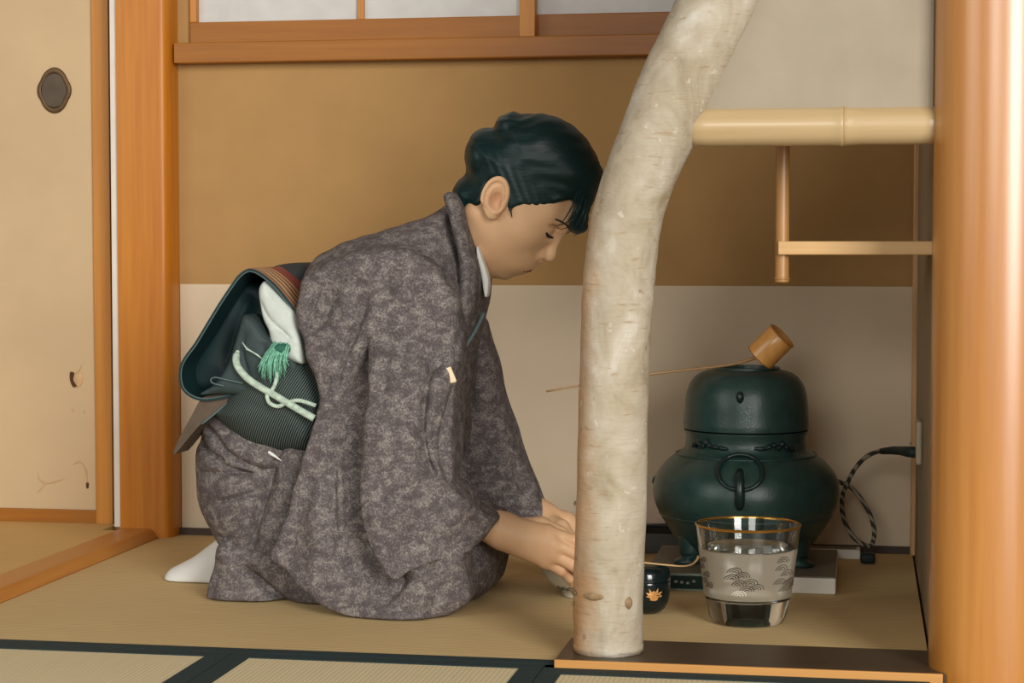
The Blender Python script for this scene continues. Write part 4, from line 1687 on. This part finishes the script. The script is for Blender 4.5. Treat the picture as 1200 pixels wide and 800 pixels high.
# ---- kimono cloth
t = NT('kimono_cloth')
v = t.coord()
cl = t.noise(t.coord((.85, .85, 1.1)), 72, 4, 0.62, 0.5)
fleck = t.noise(v, 360, 3, 0.6)
fine = t.noise(v, 620, 2, 0.5)
f = t.math('ADD', t.math('MULTIPLY', cl, 0.66), t.math('MULTIPLY', fleck, 0.64))
c1_ = t.ramp(f, [(0.50, lin((82, 74, 74))), (0.63, lin((98, 90, 89))), (0.72, lin((124, 117, 113))), (0.84, lin((152, 145, 138)))])
c2_ = t.mix(t.math('MULTIPLY', t.ramp(fine, [(0.42, (1, 1, 1, 1)), (0.5, (0, 0, 0, 1))]), .35), c1_, lin((66, 60, 64)))
t.set(c2_, 0.85, 0, 0.15)
t.bump(t.math('ADD', fine, t.math('MULTIPLY', cl, 1.5)), 0.15, 0.0015)
MAT['kimono'] = t.m
MAT['white_cloth'] = m_plain('white_cloth', (222, 222, 216), 0.85, var=0.02)

skirt = Piece([(252, 500), (246, 520), (243, 545), (246, 572), (255, 600), (268, 624), (290, 650), (340, 668), (420, 690), (520, 700), (572, 690), (584, 668), (584, 642), (560, 600), (500, 560), (430, 510), (370, 480), (320, 462), (280, 462), (256, 478)],
              YP, [(250, 560, .13), (330, 560, .145), (480, 640, .16), (560, 660, .14)], R=.085,
              folds=[([(236, 512), (262, 515), (285, 530), (312, 540), (345, 552)], .012, .005), ([(262, 492), (280, 500), (300, 520), (330, 536), (356, 541)], .014, .005),
                     ([(255, 546), (290, 543), (345, 543)], .010, .0035), ([(275, 577), (310, 570), (345, 558)], .008, .0035), ([(250, 505), (275, 520), (296, 528)], .010, .004),
                     ([(285, 486), (300, 495), (292, 502)], .008, .004), ([(232, 590), (262, 612), (310, 622)], .006, .010), ([(240, 612), (275, 634), (330, 642)], .014, .007), ([(368, 470), (364, 490), (351, 535), (336, 590), (314, 650)], .022, .010)])
hem = Piece([(284, 624), (275, 650), (267, 684), (266, 730), (300, 735), (400, 740), (430, 735), (430, 670), (360, 640), (300, 628)], YP - .02, .117, R=.022,
            folds=[([(283, 640), (280, 665), (272, 700)], .008, .007), ([(312, 650), (338, 676), (368, 700), (400, 716)], .03, .010)])
lap = Piece([(480, 600), (550, 590), (585, 628), (588, 668), (575, 690), (550, 720), (470, 740), (430, 690)], 2.93, .085, R=.05,
            folds=[([(585, 660), (572, 684), (556, 694)], .008, .006)])
torso = Piece([(545, 231), (535, 234), (524, 243), (508, 254), (472, 266), (440, 278), (410, 287), (395, 297), (383, 311), (378, 330), (380, 377), (388, 416), (398, 470), (415, 540), (470, 560), (535, 540), (552, 480, 2.90), (560, 420, 2.90), (566, 372, 2.90), (568, 340, 2.89), (566, 318, 2.88), (558, 286), (550, 262)],
              YP, [(440, 330, .150), (400, 330, .145), (480, 330, .148), (520, 275, .115), (545, 250, .082), (555, 300, .095), (555, 360, .11), (380, 440, .12), (520, 480, .14), (440, 420, .13)], R=.07, back=.72)
# the broad near side: shoulder, back half of the sleeve and the over-skirt that hangs to the mat
drape = Piece([(354, 325, 2.71), (348, 345, 2.71), (346, 372, 2.71), (353, 400, 2.70), (358, 420, 2.69), (371, 462, 2.68), (364, 485), (352, 530), (338, 585), (322, 632), (314, 655), (330, 668), (348, 684), (371, 701), (401, 717), (440, 728), (479, 734), (502, 729), (542, 711),
               (549, 692), (540, 650), (530, 600), (528, 540), (526, 480), (530, 430), (532, 380), (520, 340), (490, 300), (455, 290), (410, 296), (380, 308)], 2.67,
              [(440, 320, .045), (400, 400, .045), (480, 420, .045), (350, 560, .014), (400, 600, .024), (480, 600, .030), (470, 690, .030), (320, 650, .010), (345, 600, .012)],
              yc=[(430, 330, 2.745), (360, 360, 2.75), (400, 450, 2.715), (480, 430, 2.735), (480, 560, 2.70), (520, 400, 2.75), (345, 560, 2.695), (320, 645, 2.69), (400, 640, 2.675), (400, 690, 2.665), (480, 700, 2.655), (540, 700, 2.70)],
              R=[(430, 330, .02), (360, 400, .016), (345, 560, .006), (320, 650, .005), (400, 700, .008), (480, 720, .016), (540, 700, .02)], back=2.2, n=5,
              folds=[([(424, 345), (410, 390), (397, 425), (388, 465)], .022, .009), ([(394, 318), (381, 350), (366, 388)], .018, .009), ([(368, 332), (359, 358), (352, 388)], .012, .006), ([(456, 296), (448, 335), (452, 375)], .007, .010), ([(378, 400), (386, 430), (384, 470)], .010, .007),
                     ([(440, 400), (427, 450), (419, 510), (420, 570), (430, 625), (450, 668), (474, 692)], .095, .022),
                     ([(410, 420), (394, 490), (388, 560), (394, 620), (414, 672), (440, 700)], .016, .010), ([(378, 480), (366, 540), (350, 600), (338, 650)], .006, .010), ([(412, 690), (450, 706), (500, 714)], .008, .006),
                     ([(400, 480), (398, 560), (404, 620)], -.010, .010), ([(372, 560), (366, 620), (372, 670)], -.004, .010),
                     ([(519, 240), (526, 270), (535, 310), (540, 345), (537, 375), (529, 400), (519, 432)], .010, .005), ([(505, 655), (512, 690), (508, 722)], .010, .007)])
sleeve = Piece([(428, 320), (455, 318), (482, 330), (505, 350), (518, 385), (524, 420), (524, 455), (514, 490), (512, 525), (527, 553, 2.70), (548, 570, 2.73), (572, 592, 2.76), (588, 605, 2.765), (576, 621, 2.765), (561, 636, 2.755), (535, 646, 2.71), (509, 656, 2.68), (488, 665), (469, 675), (455, 660), (441, 636), (430, 601), (426, 567), (428, 520), (430, 470), (424, 420), (412, 370)], 2.66,
               [(440, 360, .03), (470, 480, .036), (470, 600, .026), (550, 610, .034), (580, 612, .036), (470, 665, .008), (510, 650, .010), (436, 600, .012)],
               yc=[(450, 350, 2.75), (430, 330, 2.76), (470, 450, 2.69), (460, 600, 2.635), (520, 600, 2.668), (575, 612, 2.765), (505, 400, 2.735), (440, 520, 2.655), (470, 665, 2.625)],
               R=[(450, 350, .02), (470, 480, .016), (470, 660, .004), (510, 652, .004), (570, 620, .010), (436, 600, .006)], back=1.9,
               folds=[([(504, 400), (499, 440), (495, 490), (502, 540), (515, 562)], .020, .007), ([(514, 352), (507, 390), (508, 440)], .010, .006), ([(522, 465), (508, 500), (512, 540)], .011, .006), ([(455, 360), (450, 420), (446, 500)], .009, .010),
                      ([(500, 560), (520, 580), (538, 606), (548, 636)], .008, .009), ([(452, 560), (460, 610), (474, 655)], .008, .010), ([(474, 400), (480, 450), (474, 520)], .008, .011), ([(530, 556), (520, 580), (510, 612)], .006, .006),
                      ([(440, 520), (446, 590), (462, 650)], -.006, .012), ([(490, 560), (488, 610), (486, 655)], .005, .010)])


def wr(x, y, z):
    return .0011 * np.sin(62 * x + 21 * z + 2.2 * np.sin(33 * z + 12 * y)) + .0009 * np.sin(85 * z - 40 * x + 3 * np.sin(27 * x + 9 * y)) + .0005 * np.sin(150 * x + 90 * z + 50 * y)




def build(name, f, pcs, h=.003):
    bb = [q.bounds() for q in pcs]

    def g(x, y, z):
        r = f(x, y, z) + wr(x[:, None, None], y[None, :, None], z[None, None, :])
        return np.maximum(r, .002 - z[None, None, :])
    V, Q = polygonize(g, np.min([q[0] for q in bb], 0), np.max([q[1] for q in bb], 0), h)
    V = relax(V, Q, 1, .35)
    return np_mesh(name, V, Q, MAT['kimono'], person)


def upper(x, y, z):
    top = np.clip((z - Z_(450, 2.67, 440)) / .09, 0, 1)[None, None, :]
    return smin(torso(x, y, z), drape(x, y, z), .006 + .03 * top)


build('kimono', upper, (torso, drape))
build('kimono_skirt', lambda x, y, z: smin(smin(skirt(x, y, z), hem(x, y, z), .006), lap(x, y, z), .010), (skirt, hem, lap))
build('sleeve', sleeve, (sleeve,), .0026)
far = Piece([(545, 372), (568, 372), (575, 385), (584, 416), (595, 475), (604, 505), (618, 536), (635, 576), (646, 600), (634, 610), (600, 618), (570, 640), (530, 630), (505, 560), (505, 480), (520, 410)], 2.985,
            [(560, 400, .05), (560, 520, .06), (630, 596, .042)], yc=[(560, 400, 2.96), (570, 520, 2.985), (630, 596, 2.968)], R=.03,
            folds=[([(572, 400), (560, 450), (545, 500)], .007, .008), ([(590, 490), (575, 530), (550, 560)], .006, .008), ([(610, 540), (590, 570), (560, 590)], .005, .008), ([(538, 440), (540, 500), (556, 560)], .005, .008)])
cloth('sleeve', [far], [], MAT['kimono'], person, .0034, .002, wr)
CN = 2.775
collar = Piece([(543, 227), (549, 245, 2.84), (553, 262, 2.84), (560, 286, 2.84), (569, 316, 2.84), (570, 345, 2.85), (568, 362, 2.86), (562, 385, 2.86), (545, 412, 2.79), (528, 437, 2.76), (516, 447, 2.745), (518, 425, 2.745), (527, 395, 2.75), (535, 370, CN), (539, 335, CN), (537, 300, CN), (531, 266, 2.79), (526, 243, 2.80), (534, 231)], YP,
               .1, R=.022, folds=[([(545, 244, CN), (552, 290, CN), (556, 330, CN), (551, 372, CN), (530, 415, CN)], .003, .004)])
collar.T = [(q, c + .017) for q, c in torso.T]
collar.back = .3
cloth('collar_band', [collar], [], MAT['kimono'], person, .0028, None, None)
inner = Piece([(560, 286), (567, 305), (571.5, 318), (574, 330), (572.5, 346), (569, 347), (565.5, 326), (560, 300)], 2.812, .012, R=.004)
cloth('under_collar', [inner], [], MAT['white_cloth'], person, .0022, None, None)
MAT['teal_trim'] = m_plain('teal_edge', (92, 108, 110), 0.8)
bm = bmesh.new()
P = [W(a, b, c) for a, b, c in spline([(567, 366, 2.80), (558, 385, 2.785), (544, 408, 2.765), (531, 432, 2.745)], 6)]
tube(bm, P, .0035, 10, flat=.6)
obj('collar_edge', bm, MAT['teal_trim'], person, smooth=True)

# ---- sash (obi)
t = NT('obi_ribbed')
v = t.coord((1, 1, 1), (0, 0, 0))
wv = t.n('ShaderNodeTexWave')
wv.bands_direction = 'X'
wv.inputs['Scale'].default_value = 100
wv.inputs['Distortion'].default_value = 0.3
mp = t.n('ShaderNodeMapping')
mp.inputs['Rotation'].default_value = (0, math.radians(-28), 0)
t.l(v, mp.inputs['Vector'])
t.l(mp.outputs['Vector'], wv.inputs['Vector'])
t.set(t.ramp(wv.outputs['Fac'], [(0.4, lin((24, 38, 39))), (0.85, lin((92, 102, 96)))]), 0.75, 0, 0.2)
t.bump(wv.outputs['Fac'], 0.4, 0.0012)
MAT['obi_rib'] = t.m
MAT['obi'] = m_plain('obi_teal', (16, 44, 46), 0.55, 0, 0.35, var=0.08, nscale=14, bump=0.08, bscale=300)
MAT['obi_light'] = m_plain('obi_grey_teal', (52, 66, 66), 0.6, 0, 0.3, var=0.1, nscale=30, bump=0.08)
MAT['obi_dark'] = m_plain('obi_charcoal', (50, 54, 54), 0.7, var=0.06)
MAT['obi_tail'] = m_plain('obi_tail_brown', (84, 70, 56), 0.6, var=0.1, nscale=40)
MAT['piping'] = m_plain('obi_edge', (84, 106, 104), 0.6)
t = NT('obi_stripes')
v = t.coord()
sy_ = t.n('ShaderNodeSeparateXYZ')
t.l(v, sy_.inputs[0])
mr_ = t.n('ShaderNodeMapRange')
mr_.inputs['From Min'].default_value = 2.735
mr_.inputs['From Max'].default_value = 2.995
t.l(sy_.outputs['Y'], mr_.inputs['Value'])
cr_ = t.n('ShaderNodeValToRGB')
cr_.color_ramp.interpolation = 'CONSTANT'
e = cr_.color_ramp.elements
cols = [(0.0, (150, 104, 74)), (.05, (214, 188, 140)), (.08, (146, 96, 66)), (.12, (216, 190, 142)), (.15, (150, 92, 64)), (.19, (210, 180, 130)), (.22, (146, 84, 62)), (.26, (206, 174, 124)), (.29, (150, 72, 58)), (.52, (220, 200, 164)), (.56, (146, 70, 58)), (.8, (60, 58, 56))]
e[0].position, e[0].color = 0.0, lin(cols[0][1])
e[1].position, e[1].color = cols[1][0], lin(cols[1][1])
for q_, c_ in cols[2:]:
    k_ = e.new(q_)
    k_.color = lin(c_)
t.l(mr_.outputs[0], cr_.inputs['Fac'])
t.set(cr_.outputs['Color'], 0.7)
MAT['obi_stripe'] = t.m
MAT['obiage'] = m_plain('sash_scarf', (198, 206, 198), 0.7, var=0.04, nscale=30)
MAT['tassel'] = m_plain('green_tassel', (120, 182, 156), 0.8, var=0.2, nscale=200)
MAT['tassel_dark'] = m_plain('green_knot', (40, 98, 80), 0.7)
MAT['cordpale'] = m_plain('pale_cord', (178, 196, 180), 0.75, var=0.12, nscale=160)

ob1 = Piece([(264, 473), (275, 483), (290, 494.5), (312, 511), (337, 520.5), (360, 521), (400, 520), (420, 470), (400, 420), (360, 395), (330, 412), (310, 428), (298, 444), (288, 458)], YP, [(320, 470, .168), (380, 460, .168), (275, 465, .15)], R=.07,
            folds=[([(300, 452), (330, 462), (360, 476)], .0025, .004)])
cloth('obi_band', [ob1], [], MAT['obi_rib'], person, .003, None)
# drum: a bent sheet from near edge to far edge
near = [(346, 372), (342, 362), (336, 354), (322, 337), (309, 325.5), (298, 319), (290, 318.5), (281, 325), (272, 337), (258, 358), (244, 381), (230, 404), (219, 419), (213.5, 430), (212.5, 443), (216, 455), (226, 463.5), (240, 467), (256, 465), (275, 461), (298, 457)]
YN, YFAR = 2.735, 2.995
nn = [atY(a, b, YN) for a, b in spline(near, 5)]


def sheet(bm, path, y0, y1, th, off=0.0, ny=10, bulge=0.0):
    """path of (x,z) swept along y with a thickness"""
    n = len(path)
    N = []
    for i in range(n):
        d = (path[min(i + 1, n - 1)] - path[max(i - 1, 0)])
        d.y = 0
        d.normalize()
        N.append(Vector((d.z, 0, -d.x)))
    lay = []
    for sgn in (off, off + th):
        g = []
        for j in range(ny + 1):
            q = j / ny
            b_ = bulge * math.sin(PI * q)
            g.append([bm.verts.new((p.x + nv.x * (sgn + b_), y0 + (y1 - y0) * q, p.z + nv.z * (sgn + b_))) for p, nv in zip(path, N)])
        lay.append(g)
    for g, fl in zip(lay, (False, True)):
        for j in range(ny):
            for i in range(n - 1):
                f = (g[j][i], g[j][i + 1], g[j + 1][i + 1], g[j + 1][i])
                bm.faces.new(f[::-1] if fl else f)
    a, b = lay
    for i in range(n - 1):
        bm.faces.new((a[0][i + 1], a[0][i], b[0][i], b[0][i + 1]))
        bm.faces.new((a[-1][i], a[-1][i + 1], b[-1][i + 1], b[-1][i]))
    for j in range(ny):
        bm.faces.new((a[j][0], a[j + 1][0], b[j + 1][0], b[j][0]))
        bm.faces.new((a[j + 1][-1], a[j][-1], b[j][-1], b[j + 1][-1]))
    return bm


drum = obj('obi_drum', sheet(bmesh.new(), nn, YN, YFAR, .004), MAT['obi'], person, auto=50)
# outward side is to the left of the path direction
cut = [p for p in nn[:38]]
obj('striped_face', sheet(bmesh.new(), cut, YN + .0015, YFAR - .002, .0012, .0042), MAT['obi_stripe'], drum, auto=50)
bm = bmesh.new()
tube(bm, [p + Vector((0, -.0002, 0)) for p in nn], .0008, 8)
obj('edge_piping', bm, MAT['piping'], drum, smooth=True)
fill = Piece([(300, 328), (312, 334), (330, 356), (345, 385), (352, 430), (330, 452), (290, 455), (250, 461), (228, 458), (219, 447), (220, 432), (238, 404), (262, 366), (284, 332)], 2.83, .10, yc=2.90, R=.02,
             folds=[([(300, 345), (285, 380), (270, 430)], .010, .012)])
cloth('obi_lining', [fill], [], MAT['obi'], person, .003, None)
fold = Piece([(286, 385), (292, 368), (303, 372), (318, 392), (330, 400), (350, 415), (356, 436), (330, 458), (300, 462), (266, 460), (240, 461), (258, 448), (272, 428), (280, 405)], 2.752, .035, R=.012,
             folds=[([(296, 386), (292, 410), (300, 440)], .006, .004), ([(316, 398), (318, 412), (322, 440)], .004, .005)])
cloth('obi_fold', [fold], [], MAT['obi_light'], person, .0025, None)
age = Piece([(300, 343), (304, 331), (310, 330), (322, 342), (336, 356), (346, 366), (352, 390), (360, 424), (345, 422), (334, 416), (320, 404), (315, 388), (307, 372)], 2.735, .02, yc=[(305, 335, 2.76), (350, 420, 2.728), (325, 370, 2.745)], R=.014,
            folds=[([(304, 352), (316, 372), (336, 390), (352, 402)], .005, .003), ([(318, 382), (332, 388), (345, 400)], .004, .003), ([(312, 336), (330, 360), (346, 384)], .003, .005)])
cloth('sash_scarf', [age], [], MAT['obiage'], person, .002, None)
hump = Piece([(322, 320), (330, 312), (345, 308.5), (362, 308), (372, 318), (372, 345), (352, 362), (340, 350)], 2.93, .07, R=.03)
cloth('obi_pillow', [hump], [], MAT['obi_dark'], person, .003, None)
# tail below the drum
P = [(atY(a, b, 2.745).x, atY(a, b, 2.745).z) for a, b in spline([(243, 464), (262, 461), (292, 457.5), (278, 464), (264, 474), (250, 486), (236, 497), (222, 513), (207, 531), (205, 528), (214, 508), (226, 486), (236, 468)], 3, True)]
tail = obj('obi_tail', prism(bmesh.new(), P, 2.74, 2.80, bev=.001), MAT['obi_tail'], person)
bm = bmesh.new()
tube(bm, [atY(a, b, 2.738) for a, b in spline([(292, 457), (278, 464), (264, 474), (250, 486), (236, 497)], 5)], .0014, 8)
obj('edge_piping', bm, MAT['piping'], tail, smooth=True)
bm = bmesh.new()
tube(bm, [atY(a, b, 2.712) for a, b in spline([(262, 452), (250, 449), (247, 445), (252, 442), (266, 445), (285, 449)], 5)], .0011, 8)
obj('thread_loop', bm, MAT['piping'], drum, smooth=True)
# cord
yo1 = 2.698
bm = bmesh.new()
P = [W(a, b, c) for a, b, c in spline([(279, 411, 2.722), (276.5, 420, 2.712), (279, 430, 2.706), (290, 443, 2.702), (306, 454, 2.698), (322, 463, 2.696), (342, 475, 2.692), (368, 490, 2.692)], 7)]
tube(bm, P, [.0035] * 4 + [.0052] * (len(P) - 4), 12, flat=1.0)
oc = obj('obi_cord', bm, MAT['cordpale'], person, smooth=True)
bm = bmesh.new()
P = [W(a, b, c) for a, b, c in spline([(325, 432, 2.704), (323, 448, 2.698), (318, 458, 2.696), (313, 463, 2.695), (316, 472, 2.695), (326, 476, 2.694), (336, 472, 2.692), (350, 469, 2.690), (370, 475, 2.69)], 6)]
tube(bm, P, .0030, 10)
obj('cord_end', bm, MAT['cordpale'], oc, smooth=True)
bm = bmesh.new()
for i in range(170):
    a = rng.uniform(-1, 1)
    sx_ = 329 + a * 10 + rng.normal(0, 1)
    ex_ = 321 + a * 17 + rng.normal(0, 2)
    ey_ = 440 - 10 * abs(a + .2) + rng.normal(0, 5)
    y0_ = 2.712 + rng.uniform(-.008, .008)
    p0 = W(sx_, 405 + rng.normal(0, 2), y0_)
    p1 = W((sx_ + ex_) / 2 - 3 + rng.normal(0, 1.5), 422, y0_ - .010)
    p2 = W(ex_, ey_, y0_ - .008)
    pp = [Vector(q) for q in spline([p0, p1, p2], 3)]
    tube(bm, pp, [.0013, .0013, .0012, .0011, .001, .0008, .0005][:len(pp)], 5)
ts = obj('tassel', bm, MAT['tassel'], oc, smooth=True)
bm = bmesh.new()
c = W(330, 409, 2.708)
bmesh.ops.create_uvsphere(bm, u_segments=20, v_segments=12, radius=.0125, matrix=Matrix.Translation(c) @ Matrix.Diagonal((1.05, .8, .7, 1)))
obj('tassel_knot', bm, MAT['tassel_dark'], oc, smooth=True)
bm = bmesh.new()
for k_ in range(5):
    P = [W(a, b, 2.708) for a, b in spline([(284 + k_, 401 + k_ * 2.0), (290 + k_ * 1.5, 408 + k_ * 1.2), (303 + k_, 416 + k_)], 4)]
    tube(bm, P, .0006, 6)
obj('frayed_threads', bm, MAT['cordpale'], oc, smooth=True)

# ---- sock and a sliver of the white under-robe
tabi = Piece([(285, 612), (260, 628), (245, 639), (229, 651), (212, 660), (201, 666), (195, 675), (197, 687), (215, 700), (262, 700), (290, 670)], 2.915, .036, R=.032)
cloth('tabi_sock', [tabi], [], MAT['white_cloth'], person, .0025, .001)
bm = bmesh.new()
tube(bm, [W(a_, b_, 2.736) for a_, b_ in spline([(304, 524), (313, 528.5), (321, 533.5), (330, 540)], 4)], [.0004 + .0021 * math.sin(PI * i / 12) for i in range(13)], 10)
obj('under_robe', bm, MAT['white_cloth'], person, smooth=True)

# ---- folded paper tucked at the chest
P = [(atY(a, b, 2.695).x, atY(a, b, 2.695).z) for a, b in ((524, 431), (529, 429), (536, 446), (524, 449))]
bm = bmesh.new()
for k_ in range(4):
    prism(bm, [(p[0] - .0006 * k_, p[1] - .0007 * k_) for p in P], 2.689 + k_ * .0016, 2.6902 + k_ * .0016)
kp_ = obj('folded_paper', bm, m_plain('tucked_paper', (232, 214, 180), 0.85, var=.02))
tag(kp_, 'small cream folded paper tucked into the front of the kimono', 'paper')

# ================================================================== LIGHT
def area(name, loc, target, sx, sy, power, color):
    ld = bpy.data.lights.new(name, 'AREA')
    ld.shape = 'RECTANGLE'
    ld.size, ld.size_y = sx, sy
    ld.energy = power
    ld.color = color
    o = bpy.data.objects.new(name, ld)
    COL.objects.link(o)
    o.location = loc
    o.rotation_euler = (Vector(target) - Vector(loc)).to_track_quat('-Z', 'Y').to_euler()
    return o


area('veranda_daylight', (2.9, -3.0, 2.7), (-0.4, 3.0, 0.3), 2.0, 1.5, 225, (1.0, 0.96, 0.90))
area('garden_daylight', (2.0, -1.3, 0.95), (-0.4, 3.0, 0.4), 1.5, 1.1, 98, (1.0, 0.97, 0.93))
area('window_daylight', (-2.7, 0.1, 1.4), (-0.9, 3.2, 0.35), 1.6, 1.4, 22, (1.0, 0.96, 0.90))
area('front_fill', (-0.8, -3.0, 1.6), (-0.2, 3.0, 0.3), 1.6, 1.0, 66, (1.0, 0.97, 0.92))  # added frontal fill that brightens the brazier, heater front and hands
w = bpy.data.worlds.new('world')
SC.world = w
w.use_nodes = True
bg = w.node_tree.nodes['Background']
bg.inputs['Color'].default_value = (0.94, 0.97, 0.95, 1)
bg.inputs['Strength'].default_value = 0.34
